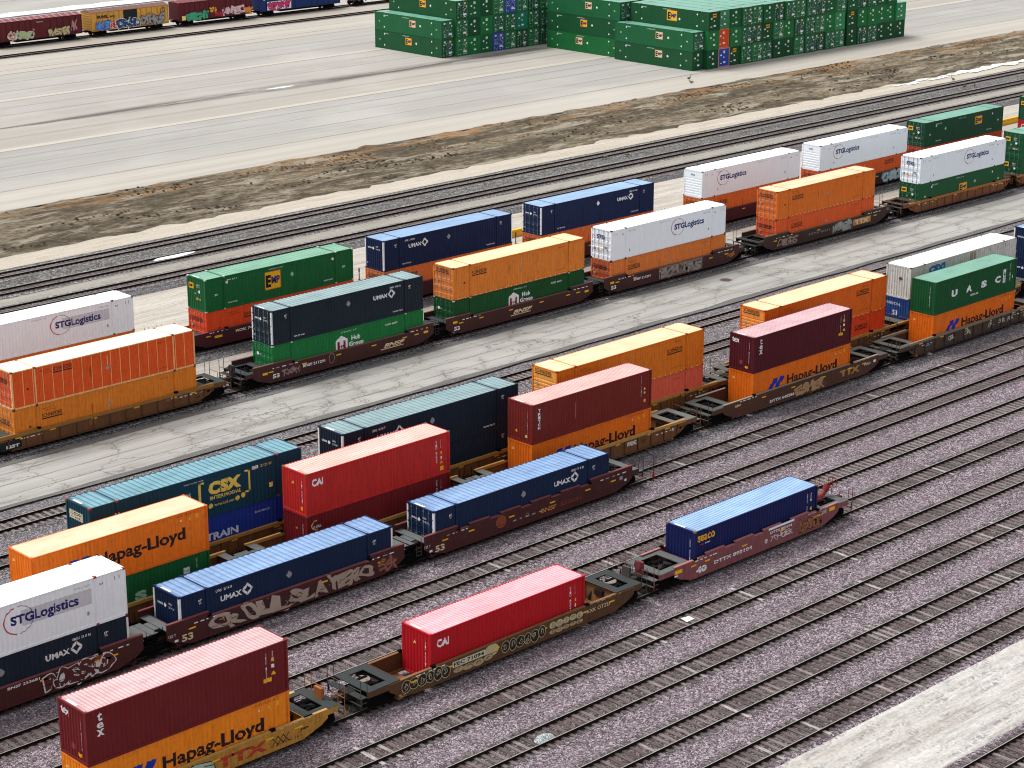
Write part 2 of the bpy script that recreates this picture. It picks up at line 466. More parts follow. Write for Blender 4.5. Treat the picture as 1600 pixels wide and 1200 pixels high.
# small pieces of lettering shared by the deco functions
def tiny(D, x, y, w_, h, mat, t='TIN 3000 KG'):
    D.text(t, x, x+w_, y, y+h, mat, .0)
def num53(D, L, mat, digits='25 14 24', right=False):
    x = L-4.0 if right else 2.6
    D.text('UMXU  '+digits, x, x+1.25, 2.42, 2.6, mat, .02)
def d_umax(xt, digits, right=False, mat=None, white_posts=True, diam=8.0):
    def deco(D, E, L, W, H):
        m = mat or WHITE
        D.text('UMAX', xt, xt+1.55, 1.74, 2.1, m, .035)
        cx = xt+1.97; cz = 1.99
        for k in range(4):      # four-piece square ring standing on its corner
            a0 = [(0,.42),(.42,0),(0,-.42),(-.42,0)]; a1 = [(0,.22),(.22,0),(0,-.22),(-.22,0)]
            p, q = a0[k], a0[(k+1)%4]; p1, q1 = a1[k], a1[(k+1)%4]
            def lp(s1, s2, t): return (cx+s1[0]+(s2[0]-s1[0])*t, cz+s1[1]+(s2[1]-s1[1])*t)
            D.poly([lp(p,q,.04), lp(p,q,.96), lp(p1,q1,.96), lp(p1,q1,.04)][::-1], m)
        num = L-3.65 if right else 2.6
        D.text('UMXU', num, num+.45, 2.42, 2.58, m, .02); D.text(digits, num+.58, num+1.18, 2.42, 2.58, m, .02)
        D.text("53'", 1.35, 1.62, 2.2, 2.34, m, .04); D.text('HC', 1.4, 1.6, 2.04, 2.15, m, .02)
        D.text("53'", L-1.62, L-1.35, 2.2, 2.34, m, .04); D.text('HC', L-1.58, L-1.38, 2.04, 2.15, m, .02)
        D.text('TOP LIFT ONLY', 2.25, 3.4, .3, .42, m, .02); D.text('TOP LIFT ONLY', L-3.4, L-2.25, .3, .42, m, .02)
        D.diamond(diam, 2.0, .25, GREYM if mat is None else WHITE)
        E.text('UMAX', .45, 1.0, 1.95, 2.1, m, .03, lift=.03)
        E.diamond(1.2, 2.02, .15, m, lift=.03)
        E.text('UMXU', 1.55, 1.9, 2.15, 2.28, m, lift=.03); E.text(digits, 1.55, 2.1, 1.92, 2.05, m, lift=.03)
        E.rect(.35, .42, .5, .62, m, lift=.03)
    return deco
def d_stg(xt, big=True, door=True, digits='0421', grey=True):
    def deco(D, E, L, W, H):
        D.ring(xt, 1.8, .95, .82, .07, REDM, 105, 262)
        D.ring(xt, 1.8, .95, .82, .05, GREYM, -90, 92, 20)
        if grey: D.rect(xt+.2, xt+4.6, 1.38, 2.3, plain((205,207,214)), 0)
        D.text('STG', xt-.5, xt+.95, 1.56, 2.1, NAVY, .045, lift=.003)
        D.text('Logistics', xt+1.0, xt+3.75, 1.38, 2.14, NAVY, .03, lift=.003)
        D.text('INTERMODAL  53-FT  CUBE', 6.6 if xt > 6 else 9, 8.0 if xt > 6 else 10.4, 2.56, 2.64, GREYM)
        D.text('STGU '+digits, 2.3, 3.3, 2.45, 2.58, GREYM); D.rect(2.45, 2.58, .55, .8, GREYM)
        D.rect(L-2.6, L-2.45, .75, .98, GREYM); D.text('STGU '+digits, L-3.3, L-2.3, 2.45, 2.58, GREYM)
        for x in (.45, .75, L-.75, L-.45): D.rect(x, x+.05, 2.35, 2.6, GREYM)
        D.text('53', 1.45, 1.72, 2.3, 2.42, NAVY, .02); D.text('53', L-1.72, L-1.45, 2.3, 2.42, NAVY, .02)
        E.text('STG', .75, 1.75, 1.95, 2.35, NAVY, .04, lift=.03) if door else E.text('STG', 1.0, 1.5, 2.3, 2.48, NAVY, .03, lift=.02)
        if door:
            E.rect(.42, .6, .85, 1.05, plain((70,60,70)), lift=.03); E.rect(.85, 1.15, .8, .98, YEL, lift=.03)
            E.rect(1.6, 2.1, 1.1, 1.3, GREYM, lift=.03)
    return deco
def emp_logo(D, x, z, w_, h, cream=False, lift=0.0):
    bgm = CREAM if cream else YEL
    D.rect(x, x+w_, z, z+h, bgm, lift)
    for a in ((x,x+w_,z,z+.05),(x,x+w_,z+h-.05,z+h),(x,x+.05,z,z+h),(x+w_-.05,x+w_,z,z+h)): D.rect(*a, ORM, lift+.003)
    D.text('E', x+w_*.08, x+w_*.38, z+h*.13, z+h*.82, BLACK, .05, lift=lift+.005)
    D.text('MP', x+w_*.42, x+w_*.94, z+h*.3, z+h*.7, NAVY, .05, lift=lift+.005)
def d_emp(xt, zt, w_, h, cream=False, end_logo=True):
    def deco(D, E, L, W, H):
        emp_logo(D, xt, zt, w_, h, cream)
        D.text('EMHU  6 22 15', 2.3, 3.4, 2.42, 2.55, WHITE, .02); D.text('TOP LIFT ONLY', 2.3, 3.4, .42, .54, WHITE, .02)
        D.text('TOP LIFT ONLY', L-3.4, L-2.3, .42, .54, WHITE, .02); D.diamond(xt+3.0 if xt < 9 else 4.2, 1.75, .22, PALEG)
        D.text('53', 1.0, 1.3, 1.3, 1.48, WHITE, .03); D.text('53', L-1.2, L-.9, 1.3, 1.48, WHITE, .03)
        D.disc(2.3, 2.3, .12, .12, WHITE); D.disc(L-2.3, 2.3, .12, .12, WHITE)
        D.text('INTERMODAL  HIGH CUBE', 6.8, 8.3, 2.55, 2.64, WHITE)
        if end_logo:
            E.rect(.3, .95, 1.85, 2.35, YEL, lift=.035); E.text('EMP', .38, .87, 1.97, 2.22, BLACK, .05, lift=.042)
            E.diamond(1.75, 1.7, .17, WHITE, lift=.035)
            E.text('EMHU', 1.4, 1.85, 2.2, 2.32, WHITE, lift=.035); E.text('62215', 1.4, 1.85, 2.03, 2.14, WHITE, lift=.035)
            E.rect(1.35, 1.6, .95, 1.15, YEL, lift=.035); E.rect(1.7, 1.95, .95, 1.12, GREYM, lift=.035); E.text('53', 1.0, 1.2, 1.4, 1.55, WHITE, lift=.035)
    return deco
def d_sch(xt, zt=1.9, end_z=2.25, door=False, extra=None, w_=1.75, dash=False, bright=False):
    def deco(D, E, L, W, H):
        D.text('SCHNEIDER', xt, xt+w_, zt, zt+.3, SCHB, .02); D.rect(xt, xt+w_, zt-.15, zt-.06, SCHB)
        E.text('SCHNEIDER', .35, 2.05, end_z, end_z+.27, SCHB, .015, lift=.035); E.rect(.35, 2.05, end_z-.12, end_z-.05, SCHB, lift=.035)
        E.diamond(.55, 1.55, .17, GREYM, lift=.035)
        D.text('SNLU 71 53', 2.4, 3.2, 2.45, 2.56, SCHB); D.text('TOP LIFT ONLY', 2.6, 3.6, 2.28, 2.36, SCHB)
        D.text('SNLU 71 53', L-3.4, L-2.6, 2.45, 2.56, SCHB); D.text('TOP LIFT ONLY', L-3.7, L-2.4, .42, .5, SCHB)
        D.diamond(8.2, 1.55, .2, GREYM); D.line(8.2, 1.7, 8.2, 2.5, .05, plain((235,200,170)))
        D.text('MAX WT', 6.6, 6.75, 1.2, 1.95, SCHB); D.rect(1.25, 1.4, 1.3, 1.45, SCHB)
        if dash:
            x = .5
            while x < L-.5: D.rect(x, x+.3, .04, .1, WHITE, lift=.02); x += .62
    return deco
def d_hapag(D, E, L, W, H):
    D.text('Hapag-Lloyd', 4.25, 10.52, .92, 1.92, plain((38,22,22)), .03)
    for dx in (0, .78):
        b = 1.95+dx
        D.poly([(b,1.12),(b+.5,1.12),(b+.72,1.52),(b+.95,1.52),(b+1.18,1.98),(b+.62,1.98),(b+.38,1.6),(b+.22,1.6)], BLUEM)
    D.diamond(10.25, 2.38, .08, WHITE); D.poly([(10.75,2.28),(11.0,2.28),(10.875,2.5)], YEL); D.rect(11.35, 11.52, 2.28, 2.54, YEL)
    D.text('HLXU 643201 8', 9.9, 11.3, 2.62, 2.74, plain((150,50,30)))
    E.poly([(.35,2.15),(.6,2.15),(.475,2.35)], YELP)
def d_tex(vx=.62):
    def deco(D, E, L, W, H):
        D.text('t', vx+.06, vx+.34, 2.2, 2.66, WHITE, .03); D.text('e', vx+.02, vx+.38, 1.82, 2.14, WHITE, .02); D.text('x', vx, vx+.4, 1.42, 1.76, WHITE, .03)
        E.text('tex', .2, .95, 2.2, 2.58, WHITE, .02)
        E.text('TEXU 1032568', 1.9, 1.98, .7, 2.4, WHITE, vertical=True)
        E.rect(1.55, 1.85, .3, .48, YEL); E.rect(1.0, 1.3, .55, .85, plain((150,60,70)))
        D.text('TEXU 103256', 10.75, 10.85, .85, 2.5, WHITE, vertical=True)
        for z, m in ((1.95, YEL), (1.6, WHITE)): D.rect(11.15, 11.3, z, z+.2, m)
        D.poly([(11.1,1.2),(11.42,1.2),(11.26,1.42)], YEL); D.rect(10.62, 11.15, .88, 1.1, YEL); D.text('42G1', 11.2, 11.26, 2.0, 2.55, WHITE, vertical=True)
    return deco
def d_cai(vx=.48, word='CAI'):
    def deco(D, E, L, W, H):
        D.text(word, vx, vx+.92, 1.93, 2.42, WHITE, .05)
        E.text('CAIU 8204417', 1.96, 2.03, .8, 2.35, WHITE, vertical=True); E.rect(1.8, 2.02, .35, .6, YEL)
        E.poly([(.95,1.95),(1.15,1.95),(1.05,2.15)], YELP)
        D.text('CAIU 82044', 10.95, 11.05, .9, 2.5, WHITE, vertical=True); D.text('45G1', 11.35, 11.42, 1.9, 2.5, WHITE, vertical=True)
        for z, m in ((1.45, YEL), (1.1, WHITE)): D.rect(11.35, 11.5, z, z+.2, m)
        D.poly([(11.3,.8),(11.56,.8),(11.43,1.02)], YEL); D.rect(11.3, 11.6, .3, .6, YEL)
    return deco
def d_global(D, E, L, W, H):
    D.ring(.78, 2.2, .42, .34, .05, YELP, 80, 290); D.text('GLOBAL', .45, 1.2, 2.0, 2.18, WHITE, .02)
    E.text('GLDU 0753', 1.96, 2.03, .8, 2.35, WHITE, vertical=True); E.diamond(1.3, 1.9, .08, YEL)
    D.text('GLDU 07534', 10.95, 11.05, 1.5, 2.6, WHITE, vertical=True); D.text('45G1', 11.35, 11.42, 1.9, 2.6, WHITE, vertical=True)
def d_triton(D, E, L, W, H):
    D.text('TRITON', .62, .86, .95, 2.5, WHITE, .04, vertical=True)
    E.text('TRLU 7316650', 1.9, 1.97, .7, 2.4, WHITE, vertical=True); E.rect(.75, .95, .62, .8, YEL); E.rect(1.75, 1.9, .4, .6, YELP)
    D.text('TCNU 73166', 11.1, 11.18, 1.0, 2.6, WHITE, vertical=True); D.rect(11.4, 11.58, .55, .78, YEL)
    for z in (1.5, 1.2): D.rect(11.42, 11.54, z, z+.15, YELP)
    D.line(4.3, 1.0, 4.32, 2.2, .03, plain((190,110,100))); D.line(3.3, .9, 3.31, 1.7, .03, plain((190,110,100)))
def d_seaco(D, E, L, W, H):
    D.text('seaco', .32, 1.9, 2.1, 2.52, YEL, .02); D.rect(.6, .9, 1.85, 1.92, REDM); D.rect(.98, 1.5, 1.87, 1.92, WHITE)
    E.text('SEGU 4520118', 2.0, 2.06, .7, 2.3, WHITE, vertical=True)
    D.text('SEGU 45201', 11.15, 11.23, .8, 2.5, WHITE, vertical=True); D.text('45G1', 11.5, 11.57, 1.9, 2.5, WHITE, vertical=True)
    D.rect(11.5, 11.66, 1.3, 1.5, YEL); D.poly([(11.45,.6),(11.7,.6),(11.575,.82)], YEL); D.rect(11.5, 11.64, .95, 1.1, WHITE)
def d_uasc(D, E, L, W, H):
    for ch, x in (('U', 2.45), ('A', 4.62), ('S', 6.83), ('C', 8.97)): D.text(ch, x, x+.85, 1.15, 1.75, WHITE, .06)
    D.rect(10.15, 10.6, 1.0, 2.2, WHITE); D.text('LINE', 10.27, 10.48, 1.1, 2.1, plain((30,80,45)), .03, lift=.004, vertical=True)
    D.text('UNITED ARAB', 5.3, 6.5, .72, .9, WHITE, .03)
    E.text('UACU 5120443', 1.85, 1.92, .7, 2.4, WHITE, vertical=True)
    D.text('UACU 51204', 11.2, 11.28, 1.0, 2.6, WHITE, vertical=True); D.rect(11.55, 11.65, 1.2, 1.45, WHITE)
def d_chs(D, E, L, W, H):
    D.text('S', 6.75, 7.6, 1.1, 1.68, plain((160,200,175)), .06); D.rect(10.25, 10.7, 1.8, 2.2, WHITE); D.text('TYPE', 10.3, 10.65, 1.93, 2.03, plain((60,60,90)), lift=.004)
    D.text('CCLU 6511', 11.2, 11.28, 1.2, 2.6, WHITE, vertical=True)
def d_csx(D, E, L, W, H):
    Y = plain((238,208,96), .5, name='gold_marking')
    D.text('CSX', 8.72, 11.3, 1.42, 2.28, Y, .07); D.text('INTERMODAL', 8.85, 11.28, 1.08, 1.33, Y, .02)
    for x, sgn in ((7.98, 1), (12.0, -1)):
        a, b = sorted((x, x+.16*sgn)); D.rect(a, b, .9, 2.42, Y)
        a, b = sorted((x, x+.42*sgn)); D.rect(a, b, 2.3, 2.42, Y); D.rect(a, b, .9, 1.02, Y)
    for x, z in ((10.95, .72), (11.4, .8), (8.35, .62), (8.85, .7)): D.disc(x, z, .17, .17, Y)
    D.text('www.csxi.com', 9.15, 10.7, .6, .8, Y); D.text('Intermodal only', 6.9, 8.4, 2.5, 2.62, WHITE)
    D.text('moves', 6.1, 7.4, 1.65, 1.95, WHITE); D.rect(12.15, 12.65, 2.3, 2.52, WHITE); D.text('CSX', 12.2, 12.6, 2.34, 2.48, plain((20,50,80)), lift=.004)
    D.text('27 25 85', 12.85, 13.75, 2.33, 2.5, Y); D.rect(13.5, 13.8, .78, 1.1, YELP)
    D.rect(1.8, 2.15, 2.0, 2.1, WHITE)
    E.rect(.35, 1.75, 1.75, 2.3, plain((225,220,190))); E.text('CSXI', .45, 1.65, 2.05, 2.24, plain((60,90,100)), .03, lift=.006); E.text('272585', .45, 1.65, 1.82, 1.98, plain((60,90,100)), lift=.006)
def d_pack(D, E, L, W, H):
    D.text('PACKTRAIN', 6.2, 10.9, 1.28, 1.78, plain((205,215,235)), .03); D.text('PACKTRAIN LTD', 12.3, 13.5, 2.2, 2.32, WHITE)
    E.text('53', .9, 1.5, 1.5, 1.9, WHITE, .04)
def d_hub(xt):
    def deco(D, E, L, W, H):
        D.poly([(xt,.75),(xt+1.25,.75),(xt+1.25,1.95),(xt+.62,2.32),(xt,1.95)], WHITE)
        for a in ((.2,.42,.95,1.85),(.84,1.06,.95,1.85),(.42,.84,1.3,1.5)): D.rect(xt+a[0], xt+a[1], a[2], a[3], DKRED, .003)
        D.rect(xt+.5, xt+.56, .95, 1.85, WHITE, .005); D.rect(xt+.7, xt+.76, .95, 1.85, WHITE, .005)
        D.text('Hub', xt+1.7, xt+2.65, 1.72, 2.12, WHITE, .03); D.text('Group', xt+1.42, xt+3.0, 1.1, 1.62, WHITE, .03)
        D.text('INTERMODAL  53-FT', xt+.6, xt+2.3, 2.52, 2.62, WHITE)
        D.text('HGIU 60653', L-4.2, L-2.9, 2.2, 2.36, WHITE, .02)
        D.text('53', 1.2, 1.5, .45, .62, WHITE, .03); D.text('53', L-1.5, L-1.2, .45, .62, WHITE, .03)
        E.disc(.7, 1.95, .14, .14, WHITE, lift=.035); E.text('Hub', .9, 1.15, 1.88, 2.0, WHITE, lift=.035)
    return deco
def d_sea53(D, E, L, W, H):
    B = plain((50,125,190))
    D.text('CSXI', 2.7, 5.1, 1.85, 2.55, B, .09); D.text('INTER', 3.2, 4.8, 1.5, 1.75, B, .02)
    D.text('53', 13.6, 14.1, 2.2, 2.35, B); 
    for x in (12.0, 13.2, 14.4, 15.0): D.rect(x, x+.06, 2.3, 2.62, GREYM)
    for x in (8.9, 9.4): D.rect(x, x+.42, .3, 2.7, plain((165,145,130)))
    E.diamond(1.55, 1.75, .22, plain((90,85,90))); E.text('BHIU', .45, .85, 2.2, 2.35, plain((90,150,190))); E.text('CMU 2710', .3, .36, .6, 1.9, GREYM, vertical=True)
def d_blue53(D, E, L, W, H):
    E.text('53', .85, 1.4, 1.3, 1.75, WHITE, .03); E.rect(.75, 1.45, .45, .8, WHITE); E.text('INTERMODAL', .2, 1.7, 2.2, 2.45, WHITE, .0)
def d_none(D, E, L, W, H): pass
def d_coral(D, E, L, W, H):
    D.text('SNLU 71 53', L-3.4, L-2.6, 2.35, 2.46, SCHB); D.rect(.5, .62, 1.2, 1.35, WHITE)

# ------------------------------------------------------------ ground
ROWY = dict(A=80.33, B=94.2, C=98.86, D=103.28, E=130.37, F=141.93)
TRACKS = [('N1',52.56),('N2',61.74),('N3',66.13),('N4',70.85),('N5',75.47),('A',80.33),('N7',84.79),('N8',89.49),('B',94.1),
          ('C',98.86),('D',103.28),('G1',111.6),('G2',117.0),('E',130.37),('F',141.93),('E1',163.4),('E2',169.1),('E3',174.57),('Z0',293.0),('Z1',302.4)]
GX0, GX1 = 0, 620
def strip(name, y0, y1, mat, z=-.2, xs=None, jit=0.0, prof=None, dy=None, seed=0, kind='structure', parent=None, dx=4.0):
    xs = xs or (GX0, GX1); n = int((xs[1]-xs[0])/dx); m = max(1, int((y1-y0)/dy)) if dy else 1
    mb = MB()
    for i in range(n+1):
        x = xs[0]+(xs[1]-xs[0])*i/n
        for j in range(m+1):
            y = y0+(y1-y0)*j/m
            if jit and j in (0, m): y += jit*noise.noise((x*.25, seed+j*7.3, 0))+jit*.5*noise.noise((x*1.1, seed+j*3.1, 5))
            mb.v.append((x, y, z+(prof(x, y) if prof else 0)))
    for i in range(n):
        for j in range(m):
            q = i*(m+1)+j; mb.f.append((q, q+m+1, q+m+2, q+1)); mb.m.append(0)
    o = mb.build(name, mat, parent)
    if kind: o['kind'] = kind
    return o

def gravel(name, dark, mid, light, tint=None, scale=8.0, drift=.5, around=None):
    dark, mid, light = [tuple(x*k for x in c) for c, k in ((dark, .88), (mid, .92), (light, .94))]
    n = NT(name); v = n.coord((1,1,1))
    c1 = n.vor(v, scale, out='Color'); c2 = n.vor(v, scale*2.1, out='Color')
    s1 = n.n('ShaderNodeSeparateColor'); n.l(c1, s1.inputs[0]); s2 = n.n('ShaderNodeSeparateColor'); n.l(c2, s2.inputs[0])
    k = n.math('ADD', n.math('MULTIPLY', s1.outputs[0], .55), n.math('MULTIPLY', s2.outputs[1], .45))
    base = n.ramp(k, [(.16, tuple(x*.8 for x in lin(dark))), (.46, tuple(x*.88 for x in lin(mid))), (.7, lin(light)), (.86, tuple(min(1, x*1.9) for x in lin(light)))])
    big = n.noise(n.coord((.35, 1.0, 1)), .45, 5, .6)
    base = n.mix(n.math('MULTIPLY', n.ramp(big, [(.35, 0.0), (.7, 1.0)]), drift), base, n.mix(.6, base, lin(tint or mid)))
    wet_ = n.noise(n.coord((.07, .5, 1), rot=(0,0,.01)), 1.0, 6, .65); fin_ = n.noise(n.coord((.5, 1.2, 1)), 1.1, 6, .75)
    base = n.mix(n.math('MULTIPLY', n.ramp(wet_, [(.48, 0.0), (.68, 1.0)]), .5), base, n.mix(.55, base, tuple(x*.3 for x in lin(mid))))
    base = n.mix(n.math('MULTIPLY', n.ramp(fin_, [(.58, 0.0), (.7, 1.0)]), .4), base, n.mix(.6, base, tuple(x*1.25 for x in lin(tint or mid))))
    band = n.noise(n.coord((.06, 1.4, 1)), 1.0, 4, .6)
    base = n.mix(n.math('MULTIPLY', n.ramp(band, [(.4, 0.0), (.7, 1.0)]), .38), base, n.mix(.5, base, tuple(x*.35 for x in lin(mid))))
    if around:        # spilled grime and rust close to the rails, clean stone further out
        sy_ = n.n('ShaderNodeSeparateXYZ'); n.l(n.coord(), sy_.inputs[0])
        e_ = n.math('ADD', n.math('ABSOLUTE', sy_.outputs[1]), n.math('MULTIPLY', n.math('SUBTRACT', n.noise(n.coord((.6,2.5,1)), 1.2, 5, .7), .5), 1.1))
        ad, am, al = [tuple(x*k for x in c) for c, k in zip(around, (.88, .92, .94))]
        outer = n.ramp(k, [(.16, tuple(x*.8 for x in lin(ad))), (.46, tuple(x*.88 for x in lin(am))), (.7, lin(al)), (.86, tuple(min(1, x*1.9) for x in lin(al)))])
        dk_ = n.mix(.5, outer, tuple(x*.3 for x in lin(am)))
        rr_ = n.math('ABSOLUTE', n.math('SUBTRACT', n.math('ABSOLUTE', sy_.outputs[1]), .78))
        base = n.mix(n.ramp(n.math('DIVIDE', e_, 2.0), [(.36, 0.0), (.46, 1.0)]), base, dk_)
        base = n.mix(n.ramp(rr_, [(.09, .92), (.32, 0.0)]), base, tuple(x*.12 for x in lin(mid)))
        base = n.mix(n.ramp(n.math('DIVIDE', e_, 2.0), [(.5, 0.0), (.82, 1.0)]), base, outer)
    n.bump(n.vor(v, scale*1.2), .9, .06)
    return n.done(base, .95, .03)
def dirt(name, base, light, dark, sx=.05, sy=1.3, k=.5, fine=True, cover=None, edge=None):
    n = NT(name); base, light, dark = [tuple(x*.84 for x in c) for c in (base, light, dark)]
    st = n.noise(n.coord((sx, sy, 1)), 1.0, 7, .68)
    col = n.mix(n.ramp(st, [(.32, 0.0), (.62, 1.0)]), lin(base), lin(light))
    st2 = n.noise(n.coord((sx*2.5, sy*1.7, 1), rot=(0,0,.02)), 1.3, 7, .72)
    col = n.mix(n.math('MULTIPLY', n.ramp(st2, [(.5, 0.0), (.68, 1.0)]), k), col, lin(dark))
    if fine:
        sp_ = n.vor(n.coord(), 7, out='Color'); s1 = n.n('ShaderNodeSeparateColor'); n.l(sp_, s1.inputs[0])
        col = n.mix(n.math('MULTIPLY', s1.outputs[0], .28), col, lin(dark))
        grav = n.noise(n.coord((.3,1.6,1)), .9, 6, .7)
        msk = n.math('MULTIPLY', n.ramp(grav, [(.5, 0.0), (.6, 1.0)]), n.ramp(s1.outputs[1], [(.45, 0.0), (.62, .55)]))
        col = n.mix(msk, col, lin(cover or dark))
    if edge:
        sy_ = n.n('ShaderNodeSeparateXYZ'); n.l(n.coord(), sy_.inputs[0]); c_, hw = edge
        q_ = n.math('DIVIDE', n.math('ABSOLUTE', n.math('SUBTRACT', sy_.outputs[1], c_)), hw)
        q_ = n.math('ADD', q_, n.math('MULTIPLY', n.math('SUBTRACT', n.noise(n.coord((.25,1.6,1)), 1.2, 7, .75), .5), .55))
        col = n.mix(n.ramp(q_, [(.88, 0.0), (1.1, .9)]), col, n.mix(s1.outputs[2], lin((72,64,66)), lin((150,138,142))))
    n.bump(n.noise(n.coord(), 5, 5, .7), .4, .05)
    return n.done(col, .95, .03)

PINK = gravel('pink_ballast', (66,58,60), (122,110,115), (160,147,153), (128,112,121), 10.0)
GREY = gravel('grey_ballast', (50,48,50), (112,106,108), (148,143,144), (114,108,110), 10.0)
GREYF = gravel('far_grey_ballast', (62,61,61), (104,102,101), (130,127,124), (118,115,110), 6.0)
DARKG = gravel('dark_grey_ballast', (56,55,56), (96,94,95), (124,122,122), (104,101,100), 8.0)
MIXG = gravel('mixed_ballast', (56,51,53), (120,110,115), (152,144,148), (122,112,117), 10.0)
def near_profile(x, y):
    d = min(abs(y-t[1]) for t in TRACKS[:13])
    k = 0 if d < 1.45 else min(1, (d-1.45)/1.0)
    return -.14*k*(1 if y > 54 else .5)+.05*max(0, min(1, (d-1.9)/.5)) + .03*noise.noise((x*.6, y*1.5, 0))*k
gm = MB(); gm.add([(-1500,-600,-.42),(2500,-600,-.42),(2500,3500,-.42),(-1500,3500,-.42)], [(0,1,2,3)])
gm.build('ground', dirt('dry_ground', (185,176,164), (205,199,190), (150,142,132)))['kind'] = 'structure'
strip('ballast', 45, 54.2, MIXG, -.2, jit=.2, prof=near_profile, dy=.35, seed=1)
strip('dirt_road', 53.9, 60.6, dirt('limestone_road', (196,188,178), (236,233,226), (118,112,110), .07, .8, .6, cover=(92,88,90), edge=(57.25, 3.35)), -.22, jit=.25, dy=1.0, seed=2)
strip('ballast', 60.4, 92.0, PINK, -.2, jit=.2, prof=near_profile, dy=.35, seed=3)
strip('ballast', 91.9, 96.9, MIXG, -.196, jit=.5, prof=near_profile, dy=.35, seed=4)
strip('ballast', 96.7, 120.4, GREY, -.2, jit=.4, prof=near_profile, dy=.35, seed=5)
strip('ballast', 127.3, 133.6, DARKG, -.22, jit=.4, dy=1, seed=6)
strip('service_road', 133.2, 138.6, dirt('beige_track', (180,170,156), (212,205,194), (140,134,128), .04, 1.2, .5), -.226, jit=.4, dy=1, seed=7)
strip('ballast', 138.2, 145.8, DARKG, -.22, jit=.4, dy=1, seed=8)
strip('dirt_lane', 145.4, 160.6, dirt('rutted_dirt', (196,186,172), (226,219,208), (150,140,128), .035, .9, .6, cover=(150,138,122)), -.226, jit=.3, dy=1, seed=9)
strip('ballast', 159.6, 165.6, DARKG, -.21, jit=.5, dy=1, seed=10)
strip('gravel_lane', 165.0, 167.4, dirt('beige_gravel', (170,164,152), (190,184,172), (130,126,122), .05, 1.6, .5), -.205, jit=.6, dy=1, seed=11)
strip('ballast', 166.9, 177.3, GREYF, -.21, jit=.4, dy=1, seed=12)
strip('dirt_lane', 176.8, 183.3, dirt('pale_dirt', (205,194,176), (226,216,200), (170,158,142), .03, 1.1, .45), -.2, jit=.5, dy=1, seed=13)

def verge_mat():
    n = NT('dry_verge')
    a_ = n.noise(n.coord((.05, .24, 1)), 1.0, 9, .72); b_ = n.noise(n.coord((.45, .9, 1)), 1.6, 10, .82); c_ = n.noise(n.coord((.05,.35,1), rot=(0,0,.3)), 1.3, 5, .6)
    col = n.ramp(b_, [(.3, lin((50,46,40))), (.41, lin((96,86,72))), (.5, lin((130,118,99))), (.6, lin((158,146,125))), (.74, lin((186,176,160)))])
    col = n.mix(n.ramp(a_, [(.46, 0.0), (.53, .9)]), col, n.mix(.65, col, lin((60,55,46))))
    sepy = n.n('ShaderNodeSeparateXYZ'); n.l(n.coord(), sepy.inputs[0])
    far = n.ramp(n.math('DIVIDE', n.math('SUBTRACT', sepy.outputs[1], 182), 17), [(.5, 0.0), (.85, 1.0)])
    col = n.mix(n.math('MULTIPLY', far, n.ramp(c_, [(.5, 0.0), (.6, .8)])), col, n.mix(.5, col, lin((196,142,92))))
    d_ = n.noise(n.coord((.08, .3, 1), rot=(0,0,.1)), 1.2, 9, .76)
    col = n.mix(n.math('MULTIPLY', n.ramp(d_, [(.53, 0.0), (.6, 1.0)]), .75), col, lin((178,168,150)))
    e_ = n.noise(n.coord((.12, .42, 1), rot=(0,0,-.15)), 1.5, 9, .8)
    col = n.mix(n.math('MULTIPLY', n.ramp(e_, [(.56, 0.0), (.63, 1.0)]), .8), col, lin((40,38,33)))
    n.bump(b_, 1.0, .5)
    return n.done(col, .95, .03)
strip('verge', 181.0, 198.8, verge_mat(), -.18, jit=1.3, dy=1.0, dx=1.2, seed=14,
      prof=lambda x, y: .02+abs(.3*noise.noise((x*.12, y*.2, 3))+.14*noise.noise((x*.5, y*.6, 8))) if 182.5 < y < 198 else 0)

# cracked concrete roadway between the trains
def concrete_mat():
    n = NT('cracked_concrete')
    dv = n.n('ShaderNodeTexNoise'); n.l(n.coord(), dv.inputs['Vector']); dv.inputs['Scale'].default_value = .5; dv.inputs['Detail'].default_value = 5; dv.inputs['Roughness'].default_value = .62
    sc_ = n.n('ShaderNodeVectorMath', operation='SCALE'); n.l(dv.outputs['Color'], sc_.inputs[0]); sc_.inputs[3].default_value = 2.6
    mp = n.n('ShaderNodeVectorMath', operation='ADD'); n.l(n.coord((.30,.42,1)), mp.inputs[0]); 
    s2 = n.n('ShaderNodeVectorMath', operation='SCALE'); n.l(sc_.outputs[0], s2.inputs[0]); s2.inputs[3].default_value = .42; n.l(s2.outputs[0], mp.inputs[1])
    c1 = n.vor(mp.outputs[0], .62, 'DISTANCE_TO_EDGE'); c2 = n.vor(mp.outputs[0], 2.3, 'DISTANCE_TO_EDGE')
    big = n.ramp(c1, [(.0, 1.0), (.003, 1.0), (.010, 0.0)])
    fine_mask = n.ramp(c1, [(.03, 1.0), (.17, 0.0)])
    pm = n.ramp(n.noise(n.coord((.25,.4,1)), .5, 3, .5), [(.44, 0.0), (.56, 1.0)])
    fine = n.math('MULTIPLY', n.ramp(c2, [(.0, 1.0), (.008, 1.0), (.022, 0.0)]), n.math('MULTIPLY', fine_mask, pm))
    mott = n.noise(n.coord((.25, .7, 1)), .8, 6, .62)
    col = n.mix(mott, lin((146,144,138)), lin((174,172,166)))
    tr = n.noise(n.coord((.025, 1.1, 1)), .9, 5, .6)
    col = n.mix(n.math('MULTIPLY', n.ramp(tr, [(.45, 0.0), (.7, 1.0)]), .45), col, lin((122,119,114)))
    col = n.mix(n.math('MULTIPLY', n.math('MULTIPLY', fine_mask, pm), .3), col, lin((120,116,110)))
    col = n.mix(n.math('MULTIPLY', n.math('MAXIMUM', big, fine), .72), col, lin((78,74,70)))
    n.bump(mott, .15, .02)
    return n.done(col, .9, .06)
